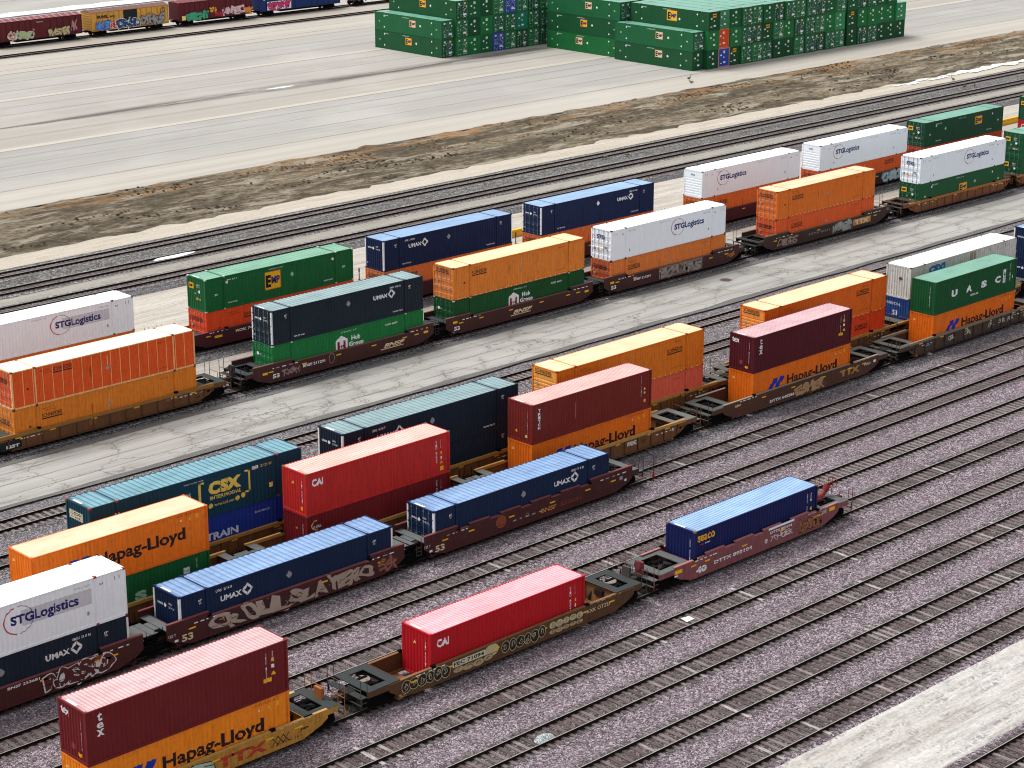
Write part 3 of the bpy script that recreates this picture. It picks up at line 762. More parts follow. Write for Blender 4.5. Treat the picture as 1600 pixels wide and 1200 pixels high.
strip('concrete_road', 120.2, 127.6, concrete_mat(), -.17, jit=.1, dy=1.2, seed=15)
for y0, y1 in ((119.75, 120.45), (127.3, 128.0)):
    strip('road_edge', y0, y1, dirt('gritty_edge', (118,116,112), (140,138,134), (82,80,80), .15, 2.5, .5), -.162, jit=.3, dy=.3, seed=y0)
for y in (121.9, 123.9, 125.9):      # lengthwise slab joints
    strip('slab_joint', y, y+.07, plain((118,113,106)), -.163, jit=.1, seed=y, dx=1.5)

# big concrete apron behind
def pad_mat(name, y0, y1, stops):
    n = NT(name); s_ = n.n('ShaderNodeSeparateXYZ'); n.l(n.coord(), s_.inputs[0])
    wob = n.noise(n.coord((.03,.03,1)), 1, 3, .5)
    y = n.math('ADD', s_.outputs[1], n.math('MULTIPLY', n.math('SUBTRACT', wob, .5), .8))
    t = n.math('DIVIDE', n.math('SUBTRACT', y, y0), y1-y0)
    col = n.ramp(t, [(p, lin(c)) for p, c in stops])
    a_ = n.noise(n.coord((.012, .55, 1)), 1.0, 7, .66)
    col = n.mix(n.math('MULTIPLY', n.ramp(a_, [(.42, 0.0), (.68, 1.0)]), .42), col, lin((136,132,127)))
    d_ = n.noise(n.coord((.02, .9, 1), rot=(0,0,.05)), .8, 6, .7)
    col = n.mix(n.math('MULTIPLY', n.ramp(d_, [(.55, 0.0), (.75, 1.0)]), .38), col, lin((170,152,134)))
    e_ = n.noise(n.coord((.08, .12, 1), rot=(0,0,-.7)), .6, 4, .6)
    col = n.mix(n.math('MULTIPLY', n.ramp(e_, [(.5, 0.0), (.7, 1.0)]), .3), col, lin((186,183,176)))
    f_ = n.noise(n.coord((.2, .6, 1)), .8, 6, .72)
    col = n.mix(n.math('MULTIPLY', n.ramp(f_, [(.6, 0.0), (.75, 1.0)]), .3), col, lin((128,124,120)))
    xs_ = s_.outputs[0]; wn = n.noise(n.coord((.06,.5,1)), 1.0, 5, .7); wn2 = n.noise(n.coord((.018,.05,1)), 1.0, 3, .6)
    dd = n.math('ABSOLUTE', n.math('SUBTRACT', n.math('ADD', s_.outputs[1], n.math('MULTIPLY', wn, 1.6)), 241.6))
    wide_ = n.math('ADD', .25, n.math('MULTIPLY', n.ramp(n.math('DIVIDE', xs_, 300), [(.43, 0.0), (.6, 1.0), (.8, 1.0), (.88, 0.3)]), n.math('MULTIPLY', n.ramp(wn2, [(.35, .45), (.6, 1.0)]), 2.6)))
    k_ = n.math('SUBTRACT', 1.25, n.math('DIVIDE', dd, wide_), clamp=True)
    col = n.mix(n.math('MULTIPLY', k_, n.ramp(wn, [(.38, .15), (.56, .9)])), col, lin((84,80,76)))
    return n.done(col, .92, .05)
A_, B_, C_ = (172,166,156), (160,157,151), (154,152,148)
strip('concrete_apron', 198.7, 290.5, pad_mat('apron_concrete', 198.7, 290.5,
      [(0, A_), (.085, A_), (.10, B_), (.31, C_), (.33, (162,157,148)), (.6, (159,155,149)), (.66, B_), (.85, B_), (.88, A_), (1, A_)]), -.19, dy=4, dx=6, seed=20)
strip('concrete_apron', 290.5, 480, pad_mat('far_apron_concrete', 290, 480, [(0, (160,151,140)), (.04, (160,151,140)), (.09, A_), (.2, B_), (.5, C_), (1, B_)]), -.19, dy=6, dx=6, seed=21)
joint = plain((132,122,109), name='joint_grime'); curb = plain((178,170,156), name='pale_strip')
for y, wd, m in ((207.4,.25,joint),(213.6,.2,joint),(219.3,.18,joint),(223.6,.22,joint),(228.0,1.3,curb),(227.2,.22,joint),(234.5,.18,joint),(248.7,.2,joint),(253.5,.14,joint),
                 (258.7,1.2,curb),(257.9,.2,joint),(264.9,.25,joint),(271.6,.25,joint),(278.1,.35,joint),(281.2,.28,joint),(286,.18,joint),(198.75,.3,joint),(310,.4,joint),(316,.35,joint),(323,.4,joint),(352,.5,joint),(372,.5,joint)):
    strip('pavement_joint', y-wd/2, y+wd/2, m, -.182, jit=.12, seed=y, dx=3)
# oily wet streak with a puddle
def blob(name, x, y, rx, ry, mat, z=-.17, seed=0, rz=0, th=.02, n=26):
    mb = MB(); pts = []
    for i in range(n):
        t = 2*math.pi*i/n; k = 1+.35*noise.noise((math.cos(t)*1.7, math.sin(t)*1.7, seed))+.12*noise.noise((math.cos(t)*6, math.sin(t)*6, seed))
        pts.append((rx*k*math.cos(t), ry*k*math.sin(t)))
    mb.v = [(p[0], p[1], 0) for p in pts]+[(p[0]*.75, p[1]*.75, th) for p in pts]
    mb.f = [(i, (i+1)%n, n+(i+1)%n, n+i) for i in range(n)]+[tuple(range(n, 2*n))]; mb.m = [0]*len(mb.f)
    o = mb.build(name, mat, None, (x, y, z)); o.rotation_euler[2] = rz; return o
wet = NT('wet'); wet = wet.done(lin((200,205,210)), .05, .9)
blob('puddle', 184.2, 240.8, 2.6, .5, wet, -.172, 3)['kind'] = 'structure'
snow = plain((244,246,250), .6, name='old_snow')
tag(blob('snow_patch', 115.6, 169.6, 2.6, .55, snow, -.16, 5, th=.06), 'white scrap of old snow lying between the rails of the middle far track', 'snow patch')
mb_s = MB()
for i in range(26):
    x = 251+i*1.5+random.uniform(-.5,.5); ry_ = random.uniform(.25,.8)*(1.3 if i > 10 else .7)
    b = len(mb_s.v); k = 12
    cy_ = 180.0+random.uniform(-.5,.5)+(i-13)*.01
    mb_s.v += [(x+1.6*math.cos(2*math.pi*q/k)*random.uniform(.8,1.2), cy_+ry_*math.sin(2*math.pi*q/k)*random.uniform(.8,1.2), -.12+i*.002) for q in range(k)]
    mb_s.f.append(tuple(range(b, b+k))); mb_s.m.append(0)
tag(mb_s.build('snow_bank', snow), 'long thin white streak of snow along the edge of the verge at far right', 'snow')
strip('wet_strip', 333, 337.5, plain((236,240,244), .3), -.17, xs=(150, 232), jit=1.2, dx=2, seed=41)
strip('tar_seam', 331.6, 332.6, plain((70,66,64), .7), -.168, xs=(100, 260), jit=.5, dx=2, seed=42)

# dry grass tufts on the verge
random.seed(11); tf = MB()
for i in range(9000):
    x = random.uniform(95, 330); y = 182.5+16*random.random()
    if noise.noise((x*.08, y*.3, 2)) < .16: continue
    h = random.uniform(.06, .26); k = random.uniform(0, 3.14)
    mi = 0 if y > 190 and noise.noise((x*.05, y*.2, 9)) > .05 else (1 if random.random() < .5 else 2)
    for q in range(3):
        t = k+q*1.05; dx, dy_ = math.cos(t)*h*.5, math.sin(t)*h*.5
        tf.add([(x-dx, y-dy_, -.2), (x+dx, y+dy_, -.2), (x+dx*1.5+random.uniform(-.05,.05), y+dy_*1.5, -.2+h), (x-dx*1.5, y-dy_*1.5, -.2+h*random.uniform(.6,1))], [(0,1,2,3)], mi)
tag(tf.build('dry_grass', [plain((168,128,84), .9), plain((92,82,64), .9), plain((138,122,96), .9)]), 'low dry grass and weeds scattered along the verge', 'grass', kind='stuff')

# ------------------------------------------------------------ railway tracks
def sleeper_mat():
    n = NT('sleeper_wood'); oi = n.n('ShaderNodeObjectInfo')
    base = n.ramp(oi.outputs['Random'], [(0, lin((88,82,82))), (.4, lin((108,100,100))), (.75, lin((130,122,121))), (.95, lin((152,144,142))), (1, lin((196,190,186)))])
    g = n.noise(n.coord((6, .8, 1), True), 2.5, 6, .72)
    base = n.mix(n.ramp(g, [(.36, 0.0), (.66, .8)]), base, lin((60,54,54)))
    st = n.n('ShaderNodeSeparateXYZ'); n.l(n.coord(), st.inputs[0])
    d_ = n.math('ABSOLUTE', n.math('SUBTRACT', n.math('ABSOLUTE', st.outputs[1]), .75))
    k = n.math('MULTIPLY', n.ramp(d_, [(.08, 1.0), (.32, 0.0)]), n.noise(n.coord((3,3,1), True), 2, 4, .6))
    base = n.mix(k, base, lin((84,50,36)))
    return n.done(base, .95, .04)
SLP = sleeper_mat()
RAILW = paint((26,19,17), .3, .1, .9, False, name='rail_rust', spec=.05); RAILT = plain((150,147,142), .45, 0, .6, name='rail_head_steel')
BED = gravel('track_bed', (40,35,36), (88,80,82), (128,118,121), (112,84,72), 10.0, .75, ((66,58,60), (122,110,115), (160,147,153)))
BEDG = gravel('track_bed_grey', (38,34,34), (80,75,74), (120,113,111), (110,96,88), 9.0, .6, ((50,48,50), (112,106,108), (148,143,144)))
BEDF = gravel('far_track_bed', (44,41,40), (92,87,84), (130,125,120), (120,108,98), 6.0, .6, ((84,82,82), (126,123,121), (150,147,143)))
sl_mesh = []
for k in range(4):
    mb = MB(); random.seed(50+k); a1 = random.uniform(-.02, .02)
    mb.prismx([(-1.3+random.uniform(-.05,.05), -.12), (1.3+random.uniform(-.05,.05), -.12), (1.28, .0), (-1.28, .0)], -.115, .115)
    o = mb.build('sleeper', SLP); sl_mesh.append(o.data); bpy.data.objects.remove(o)
TL = dict(N1='nearest empty track beyond the pale dirt road at the bottom right corner', N2='empty track just above the pale dirt road, lowest of the pink ballast tracks',
 N3='empty track with the pale rock pile, second above the dirt road', N4='third empty track above the dirt road, on pink ballast', N5='empty track with a white scrap, in front of the red container train',
 A='track under the front train of single containers', N7='empty track just behind the front train with the blue and red containers', N8='empty track in front of the blue container train, second behind the front train',
 B='track under the train with two blue containers on dark brown cars', C='track under the train with the orange containers carrying black lettering', D='track under the train with the teal container and yellow lettering',
 G1='empty track just behind the teal container train', G2='empty track beside the near edge of the cracked concrete road', E='track under the train beside the far edge of the cracked concrete road',
 F='track under the rear container train before the rutted dirt lane', E1='nearest of the three empty far tracks', E2='middle of the three empty far tracks, with the snow patch', E3='farthest of the three empty far tracks, beside the pale dirt',
 Z0='dark empty track set in the apron before the boxcars', Z1='track under the distant graffitied boxcars')
XR = {k: (.5*y-5, 1.72*y+10) for k, y in TRACKS}
# spans in which sleepers are individually visible
XS = dict(N1=(78,96), N2=(72,106), N3=(66,112), N4=(60,114), N5=(60,114), A=(103,134), N7=(52,106), N8=(54,108), B=(100,150))
for key, yt in TRACKS:
    root = empty('railway_track', (0, yt, 0)); tag(root, TL[key], 'railway track')
    x0, x1 = XR[key]
    far_ = yt > 150
    bed = strip('track_bed', -1.72, 1.72, BED if yt < 96 else (BEDF if far_ else BEDG), -.196, xs=(x0, x1), jit=.1, dy=.34, seed=yt, kind=None, parent=root,
                prof=lambda x, y: (.014+.02*noise.noise((x*1.2, y*1.3, yt))) - (.0 if abs(y) < 1.4 or yt > 119 else (abs(y)-1.4)*.2))
    for s_ in (-1, 1):
        mb = MB(); yc = s_*.7525
        mb.prismx([(yc-.07,-.185),(yc+.07,-.185),(yc+.07,-.165),(yc+.012,-.145),(yc+.012,-.045),(yc+.037,-.035),(yc+.037,-.006),(yc+.03,-.001),(yc-.03,-.001),(yc-.037,-.006),(yc-.037,-.035),(yc-.012,-.045),(yc-.012,-.145),(yc-.07,-.165)], x0, x1, 0)
        mb.box(x0, x1, yc-.026, yc+.026, -.002, .001, 1)
        xx = x0+5
        while xx < x1:                   # joint bars
            mb.box(xx, xx+.9, yc-.03, yc+.03, -.14, -.05, 0); xx += 11.9
        mb.build('rail', [RAILW, RAILT], root)
    rs = random.Random(int(yt*10)); xs_ = XS.get(key); x = x0+.3; st = MB(); cnt = 0
    while x < x1:
        if xs_ and xs_[0] < x < xs_[1] and cnt < 100:
            o = bpy.data.objects.new('sleeper', rs.choice(sl_mesh)); COL.objects.link(o); o.parent = root; cnt += 1
            o.location = (x+rs.uniform(-.04,.04), rs.uniform(-.09,.09), -.15+rs.uniform(-.012,.012)); o.rotation_euler = (0, 0, rs.uniform(-.03,.03))
        else:
            j = rs.uniform(-.08,.08); st.box(x-.115, x+.115, -1.3+j, 1.3+j, -.27, -.16+rs.uniform(-.012,.01))
        x += .55+rs.uniform(-.03,.03)
    st.build('sleepers', SLP, root)['kind'] = 'stuff'

# ------------------------------------------------------------ well cars
def graf(D, t, x0, x1, z0, z1, fill, outline, b=.06, ob=.1):
    """spray-can lettering: swollen, overlapping, tilted letters with an outline, drips and inner strokes"""
    rr = random.Random(len(t)*7+int(x0*13)+int(z1*5)); n = len(t); h = z1-z0; cell = (x1-x0)/n
    small = ob < .04
    # cloud of overspray behind
    if not small:
        for i in range(n*2):
            cx = rr.uniform(x0, x1); D.disc(cx, z0+h*rr.uniform(.25, .75), cell*rr.uniform(.3, .55), h*rr.uniform(.2, .38), outline, 12, lift=.0012+i*.00003)
    for i, ch in enumerate(t):
        if ch == ' ': continue
        cx = x0+cell*(i+.5)+rr.uniform(-.06, .06)*cell; cz = (z0+z1)/2+rr.uniform(-.1, .1)*h
        w_ = cell*rr.uniform(1.05, 1.35); hh = h*rr.uniform(.82, 1.05); rot = rr.uniform(-.22, .22)
        D.glyph(ch, cx, cz, w_, hh, rot, outline, .08, .2*h, .002+i*.0002)
        D.glyph(ch, cx, cz, w_, hh, rot, fill, .06 if not small else .02, .05*h, .004+i*.0002)
        if not small:
            for k in range(2):
                a = rr.uniform(0, 6.28); D.ring(cx+rr.uniform(-.3,.3)*w_, cz+rr.uniform(-.3,.3)*hh, w_*.22, hh*.2, .035*h+.01, fill if k else outline, math.degrees(a), math.degrees(a)+rr.uniform(90, 240), 8, lift=.0052+i*.0002)
    for k in range(3+n):
        x = rr.uniform(x0, x1); z = rr.uniform(z0, z1); D.line(x, z, min(x1, max(x0, x+rr.uniform(-.5,.5))), min(z1, max(z0, z+rr.uniform(-.4,.4))), .02+.012*rr.random(), rr.choice([fill, outline]), lift=.0075)
def bubbles(D, n, x0, x1, z0, z1, fill, outline):
    rr = random.Random(int(x0*17)+n); cell = (x1-x0)/n; h = z1-z0
    for i in range(n):
        cx = x0+cell*(i+.5); cz = (z0+z1)/2+rr.uniform(-.08,.08)*h; rx = cell*rr.uniform(.5,.68); rz = h*rr.uniform(.42,.52)
        l_ = .002+i*.0006
        D.disc(cx, cz, rx, rz, fill, 18, lift=l_); D.ring(cx, cz, rx, rz, .035, outline, lift=l_+.0002)
        for k in range(2):
            a = rr.uniform(0, 360); D.ring(cx+rr.uniform(-.2,.2)*rx, cz+rr.uniform(-.2,.2)*rz, rx*rr.uniform(.3,.6), rz*rr.uniform(.3,.6), .03, outline, a, a+rr.uniform(120, 260), 10, lift=l_+.0003)
        D.line(cx-rx*.3, cz-rz*.4, cx+rx*rr.uniform(-.2,.4), cz+rz*.5, .03, outline, lift=l_+.0004)
def reflect(D, xs_, z, w_=.5, h=.1):
    for x in xs_: D.rect(x, x+w_, z, z+h, YEL, .004)
def stencil(D, x, z, n=3, k=1.0):
    rr = random.Random(int(x*31)+int(z*7))
    for i in range(n):
        wd = rr.uniform(.12, .4)*k; D.rect(x, x+wd, z, z+.07*k, WHITE if rr.random() < .8 else GREYM, .003); x += wd+rr.uniform(.1, .35)
GEAR = paint((34,30,28), .4, .3, .7, False, name='draft_gear'); BLK = plain((16,15,15), .85, 0, .05, name='running_gear_black'); AXLE = paint((58,44,36), .3, .3, .7, False, name='wheel_rust')
def make_truck(root, x):
    t = MB()
    for s_ in (-1, 1):
        y = s_*.98
        t.prism([(x-1.15,.34),(x-1.1,.2),(x-.55,.14),(x-.3,.1),(x+.3,.1),(x+.55,.14),(x+1.1,.2),(x+1.15,.34),(x+1.1,.62),(x+.5,.7),(x-.5,.7),(x-1.1,.62)], y-.09, y+.09)
        for q in (-.2, 0, .2): t.tube((x+q, y-.0, .2), (x+q, y, .55), .07, 6)
        for q in (-.89, .89): t.box(x+q-.15, x+q+.15, y-.13, y+.13, .3, .56)
    t.box(x-.22, x+.22, -1.0, 1.0, .5, .72)
    tr = t.build('truck', BLK, root)
    for q in (-.89, .89):
        wmb = MB()
        for s_ in (-1, 1): wmb.tube((x+q, s_*.69, .425), (x+q, s_*.83, .425), .42, 18); wmb.tube((x+q, s_*.69, .425), (x+q, s_*.66, .425), .45, 18)
        wmb.tube((x+q, -.7, .425), (x+q, .7, .425), .08, 8)
        wmb.build('wheelset', AXLE, tr)
def well_car(label, cx, row, style='smooth', body=(84,42,40), chord=None, rib=None, deckc=(66,70,70), hl=9.1, hr=9.1, wl=8.35, left='art', right='art',
             half=9.85, topz=1.45, raised=True, bumps=False, deco=None, group=None, truck_left=True, botl=.22, tread=True, post=None, brake=None, trucks=True, inner=None, plate=False):
    root = empty('well_car', (cx, ROWY[row], 0)); tag(root, label, 'rail car', group)
    bm_ = paint(body, .6, .6, .6, name='car_paint'); ch = paint(chord or tuple(min(255, int(c*1.35+25)) for c in body), .35, .3, .6, name='car_chord')
    rb_ = paint(rib or tuple(int(c*.95) for c in body), .4, .4, .6, name='car_rib'); im = paint(inner or tuple(int(c*.75) for c in body), .5, .5, .7, False, name='car_inside')
    dk = paint(tuple(int(c*.8) for c in deckc), .45, .25, .8, False, name='deck_grating')
    for s_ in (-1, 1):
        mb = MB()
        ya, yb = sorted((s_*1.40, s_*1.465))
        bot = [(-hl, .82), (-hl+.45, .55), (-hl+1.5, botl), (hr-1.5, botl), (hr-.45, .55), (hr, .82)]
        if style == 'smooth':
            rt = topz+.3 if raised else topz
            top = [(hr, rt), (6.15, rt)] + ([(6.1, topz)] if raised else [])
            if bumps:
                for c in (4.2, 1.4, -1.4, -4.2): top += [(c+.95, topz), (c+.9, topz+.16), (c-.9, topz+.16), (c-.95, topz)]
            top += ([(-6.1, topz)] if raised else []) + [(-6.15, rt), (-hl, rt)]
            mb.prism(bot+top, ya, yb, 0)
            for i in range(len(top)-1):          # pale worn top flange, turned inward
                (xa, za), (xb, zb) = top[i], top[i+1]
                if abs(za-zb) < .01: mb.box(xb, xa, *sorted((s_*1.475, s_*1.30)), za-.0, za+.05, 1)
            mb.box(-hl+1.6, hr-1.6, *sorted((s_*1.475, s_*1.38)), botl-.05, botl+.05, 0)
            mb.box(-hl+.2, hr-.2, *sorted((s_*1.473, s_*1.46)), .70, .73, 0)
        else:
            yp, yq = sorted((s_*1.37, s_*1.40))
            mb.prism(bot+[(hr, topz-.1), (-hl, topz-.1)], yp, yq, 0)
            mb.box(-hl, hr, *sorted((s_*1.475, s_*1.30)), topz-.2, topz, 1)
            mb.box(-hl+1.5, hr-1.5, *sorted((s_*1.46, s_*1.32)), botl-.06, botl+.1, 2)
            n = 13
            for i in range(n):
                x = -hl+.9+(hl+hr-1.8)*i/(n-1)
                zb = botl if abs(x) < min(hl, hr)-1.4 else .5
                mb.box(x-.05, x+.05, *sorted((s_*1.46, s_*1.385)), zb, topz-.2, 2)
            mb.box(-hl, -hl+.07, *sorted((s_*1.47, s_*1.3)), .8, topz-.1, 2); mb.box(hr-.07, hr, *sorted((s_*1.47, s_*1.3)), .8, topz-.1, 2)
            if raised:
                for x0_, x1_ in ((-hl, -6.2), (6.2, hr)): mb.box(x0_, x1_, *sorted((s_*1.47, s_*1.33)), topz, topz+.07, 1)
        for x in (-6.1, 6.1): mb.box(x-.14, x+.14, *sorted((s_*1.49, s_*1.3)), topz, topz+.14, 3)
        mb.build('side_sill', [bm_, ch, rb_, BLK], root)
    fl = MB()
    fl.box(-wl, wl, -.55, .55, .1, .15)
    for i in range(13): x = -wl+2*wl*i/12; fl.box(x-.13, x+.13, -1.38, 1.38, .11, .21)
    fl.box(-wl, -wl+2.0, -1.37, 1.37, .155, .17); fl.box(wl-2.0, wl, -1.37, 1.37, .155, .17)
    for s_ in (-1, 1): fl.box(-wl+.3, wl-.3, *sorted((s_*1.37, s_*1.2)), .15, .26)
    fl.build('well_floor', im, root)
    for s_, h_, kind, ends in ((-1, hl, left, wl), (1, hr, right, wl)):
        mb = MB(); pts = [(s_*wl, .16), (s_*(wl+.06), .16), (s_*(wl+.3), 1.2), (s_*(wl+.22), 1.2)]
        if s_ < 0: pts = pts[::-1]
        mb.prism(pts, -1.36, 1.36); mb.build('end_bulkhead', im, root)
        de = h_+.35 if kind == 'art' else half-.95
        d0 = wl+.05
        mb = MB(); zt = 1.3
        def bx(xa, xb, ya, yb, za, zb, mi=0): xa, xb = sorted((s_*xa, s_*xb)); mb.box(xa, xb, ya, yb, za, zb, mi)
        bx(d0, d0+.62, -1.44, 1.44, zt, zt+.05)
        if kind == 'full' and de-d0 > 1.5:
            bx(de-.62, de, -1.44, 1.44, zt-.02, zt+.03)
            bx(d0+.62, de-.62, -1.44, -.95, zt-.01, zt+.04); bx(d0+.62, de-.62, .95, 1.44, zt-.01, zt+.04)
            bx(d0, de, -1.46, -1.40, .98, zt, 1); bx(d0, de, 1.40, 1.46, .98, zt, 1)
            bx(d0+.3, de, -.9, .9, .82, .86, 2)
            bx(de+.06, de+.5, -1.42, 1.42, 1.02, 1.06)          # crossover step
            bx(de+.4, de+.5, -1.42, 1.42, .62, .66); bx(de+.42, de+.48, -1.44, -1.38, .6, 1.04, 1); bx(de+.42, de+.48, 1.38, 1.44, .6, 1.04, 1)
        else:
            bx(d0+.62, d0+.95, -.55, .55, zt-.06, zt); bx(d0+.95, d0+1.45, -.9, .9, zt-.1, zt-.05)
        # grating bars
        bx(d0-.02, d0+.02, -1.44, 1.44, zt+.05, zt+.075, 1)
        mb.build('end_deck', [dk, bm_, BLK], root)
        sill = MB()
        def sx(xa, xb, ya, yb, za, zb): xa, xb = sorted((s_*xa, s_*xb)); sill.box(xa, xb, ya, yb, za, zb)
        sx(wl, (half-.35) if kind == 'full' else half-.1, -.33, .33, .72, 1.08)
        sx(h_-.6, h_-.35, -1.4, 1.4, .8, 1.05)
        sill.build('draft_sill', im if kind == 'art' else GEAR, root)
        if kind == 'full':
            gear = MB(); x = s_*(de-1.1)
            gear.tube((s_*(d0+.9), .35, 1.1), (s_*(d0+1.7), .35, 1.1), .2, 12); gear.tube((s_*(d0+.8), -.5, 1.05), (s_*(d0+1.3), -.35, 1.12), .13, 10)
            gear.box(x-.25, x+.1, -.2, .25, .95, 1.2); gear.path([(s_*(d0+.7), -.7, 1.15), (s_*(d0+1.2), -.1, 1.18), (s_*(d0+1.9), -.6, 1.1), (s_*(de-.2), .4, 1.15)], .03)
            gear.path([(s_*(d0+.7), .8, 1.1), (s_*(d0+1.5), .75, 1.16), (s_*(de-.3), .1, 1.1)], .025)
            if plate:
                px_ = s_*((d0+de)/2+.1); gear.tube((px_, .25, 1.16), (px_, .25, 1.24), .42, 18, 1); gear.box(px_-.08, px_+.08, .25, .7, 1.1, 1.245, 0)
            gear.build('brake_gear', [BLK, plain((128,116,108), .8)], root)
            cp_ = MB(); cx_ = s_*(half-.35)
            cp_.box(min(cx_, cx_+s_*.3), max(cx_, cx_+s_*.3), -.12, .12, .74, .98); cp_.box(min(cx_+s_*.22, cx_+s_*.42), max(cx_+s_*.22, cx_+s_*.42), -.2, .16, .7, 1.02)
            cp_.tube((cx_, .3, .85), (cx_+s_*.3, .25, .5), .03, 6)
            cp_.build('coupler', AXLE, root)
            rl = MB(); pc = paint(post, .3, .3, .6, False) if post else bm_
            for y in (-1.42, 1.42):
                for q in (de+.05, de+.5): rl.tube((s_*q, y, .45 if q > de+.2 else 1.0), (s_*q, y, 2.15), .024, 6)
                for z in (.45, .75): rl.box(*sorted((s_*(de+.08), s_*(de+.5))), y-.02, y+.02, z, z+.03)
            rl.tube((s_*(de+.5), -1.42, 1.55), (s_*(de+.5), -.35, 1.55), .02, 6); rl.tube((s_*(de+.5), .35, 1.55), (s_*(de+.5), 1.42, 1.55), .02, 6)
            rl.tube((s_*(de+.5), -.35, 1.55), (s_*(de+.5), -.35, 1.04), .02, 6); rl.tube((s_*(de+.5), .35, 1.55), (s_*(de+.5), .35, 1.04), .02, 6)
            rl.build('handrail', pc, root)
            if trucks: make_truck(root, s_*(half-2.0))
        else:
            rl = MB()
            for y in (-1.42, 1.42):
                x = s_*(h_+.25); rl.tube((x, y, .55), (x, y, 1.75), .022, 6); rl.tube((x+s_*.38, y, .55), (x+s_*.38, y, 1.3), .022, 6)
                for z in (.6, .85, 1.1): rl.tube((x, y, z), (x+s_*.38, y, z), .016, 5)
            rl.path([(s_*(h_+.1), .5, 1.2), (s_*(h_+.5), .45, .7), (s_*(h_+.9), .1, .9)], .035, 6); rl.tube((s_*(h_-.2), -.7, 1.15), (s_*(h_+.4), -.7, 1.15), .12, 10)
            rl.build('ladder', BLK if not post else paint(post, .3, .3, .6, False), root)
            if s_ > 0: make_truck(root, 9.85)
    if brake:
        bk = MB(); x = brake
        if abs(x) > 9: s_ = 1 if x > 0 else -1
        else: s_ = 1
        bk.box(x-.05, x+.12, -.35, .25, 1.0, 1.95); bk.tube((x+.16*s_, -.05, 1.7), (x+.2*s_, -.05, 1.7), .28, 14); bk.build('hand_brake', paint(post or (90,70,60), .3, .4), root)
    D = Decal((0, -1.465, 0), (1,0,0), (0,0,1), (0,-1,0)) if style == 'smooth' else Decal((0, -1.40, 0), (1,0,0), (0,0,1), (0,-1,0))
    reflect(D, [-hl+1.5, -5.2, -1.6, 2.2, 5.6, hr-2.2], topz-.38 if style == 'smooth' else topz-.35)
    stencil(D, -hl+1.9, topz-.12 if style == 'smooth' else .9, 5); stencil(D, hr-3.2, topz-.02 if style == 'smooth' else .9, 5)
    if deco: deco(D)
    D.build('lettering', root, split=True)
    return root

# ------------------------------------------------------------ the trains: cars first, then the boxes standing in and on them
BN = (76,34,34); GC = 'well cars standing in the yard'
def num(t, x, z, w_=2.0, h=.22, mat=None): return lambda D: D.text(t, x, x+w_, z, z+h, mat or WHITE, .03)
def multi(*fs):
    def go(D):
        for q in fs: q(D)
    return go
# front train A
FILL1 = plain((205,170,120)); 
def a1(D):
    D.text('TTX', 2.5, 5.7, .4, 1.0, plain((176,58,38), .6), .05); D.text('DTTX 751', 6.3, 7.9, .4, .52, BLACK)
    graf(D, 'WOKE', -1.1, 2.2, .4, 1.15, plain((170,195,180)), BLACK); D.text('J40', 7.8, 8.4, .66, .86, BLACK, .05)
    for k in range(3): D.line(6.0+k*.35, .45, 6.4+k*.35, .95, .06, plain((90,50,40))); D.line(6.4+k*.35, .45, 6.0+k*.35, .95, .06, plain((90,50,40)))
well_car('yellow well car at the bottom left carrying maroon over orange containers', 52.4, 'A', body=(190,134,52), chord=(186,146,78), hl=9.7, hr=9.7, wl=8.1, left='full', right='full', half=11.35, raised=False, topz=1.3, deco=a1, post=(150,90,45), group=GC, brake=10.2, deckc=(64,70,68))
def a2(D):
    dk_, cr_, tn_ = plain((36,32,26), .8), plain((190,176,140), .8), plain((176,156,120), .8)
    bubbles(D, 6, -8.4, -4.9, .35, 1.2, dk_, cr_); bubbles(D, 4, -4.6, -1.6, .3, .75, tn_, plain((90,60,40), .8)); D.disc(-1.7, .9, .55, .38, cr_, lift=.003)
    bubbles(D, 6, -.9, 2.6, .35, 1.2, dk_, cr_); bubbles(D, 5, 2.9, 5.7, .62, 1.15, cr_, plain((110,80,50), .8)); bubbles(D, 5, 2.9, 5.7, .3, .66, tn_, plain((90,60,40), .8))
    D.rect(-4.7, -2.2, .76, 1.12, plain((205,196,170)), .005); D.text('FEC 71094', -4.6, -2.3, .82, 1.06, BLACK, .03, lift=.009)
    D.text('XXK OTZLI', 6.0, 8.0, .75, .98, CREAM)
well_car('rusty brown well car with black graffiti carrying a single bright red container', 75.72, 'A', body=(92,60,36), chord=(126,88,54), hl=9.3, hr=10.1, wl=8.5, left='full', right='full', half=11.75, raised=False, topz=1.25, deco=a2, post=(70,66,60), group=GC, brake=10.9, plate=True, deckc=(60,66,66), inner=(120,84,50))
def a3(D):
    D.text('40', -6.0, -5.0, .42, .86, WHITE, .06); D.text('DTTX 893104', -4.3, -.6, .62, .86, WHITE, .04); D.rect(-8.0, -7.3, .95, 1.2, YEL); D.rect(-8.0, -7.7, .78, .88, WHITE)
    D.rect(1.0, 3.6, topz3+.0, topz3+.15, WHITE, .01); D.text('DTTX 893104', 1.2, 3.4, 1.1, 1.28, WHITE, .02); graf(D, 'TONGER', 1.2, 3.5, .6, .95, plain((205,190,190)), plain((120,80,84)), .02, .03)
    D.disc(.8, .75, .16, .16, plain((205,190,190))); graf(D, 'ABSTX', 4.1, 6.4, .35, 1.1, plain((150,95,60)), BLACK); D.rect(7.3, 7.9, 1.05, 1.3, YEL); D.rect(6.4, 7.0, 1.05, 1.3, GREYM)
topz3 = 1.4
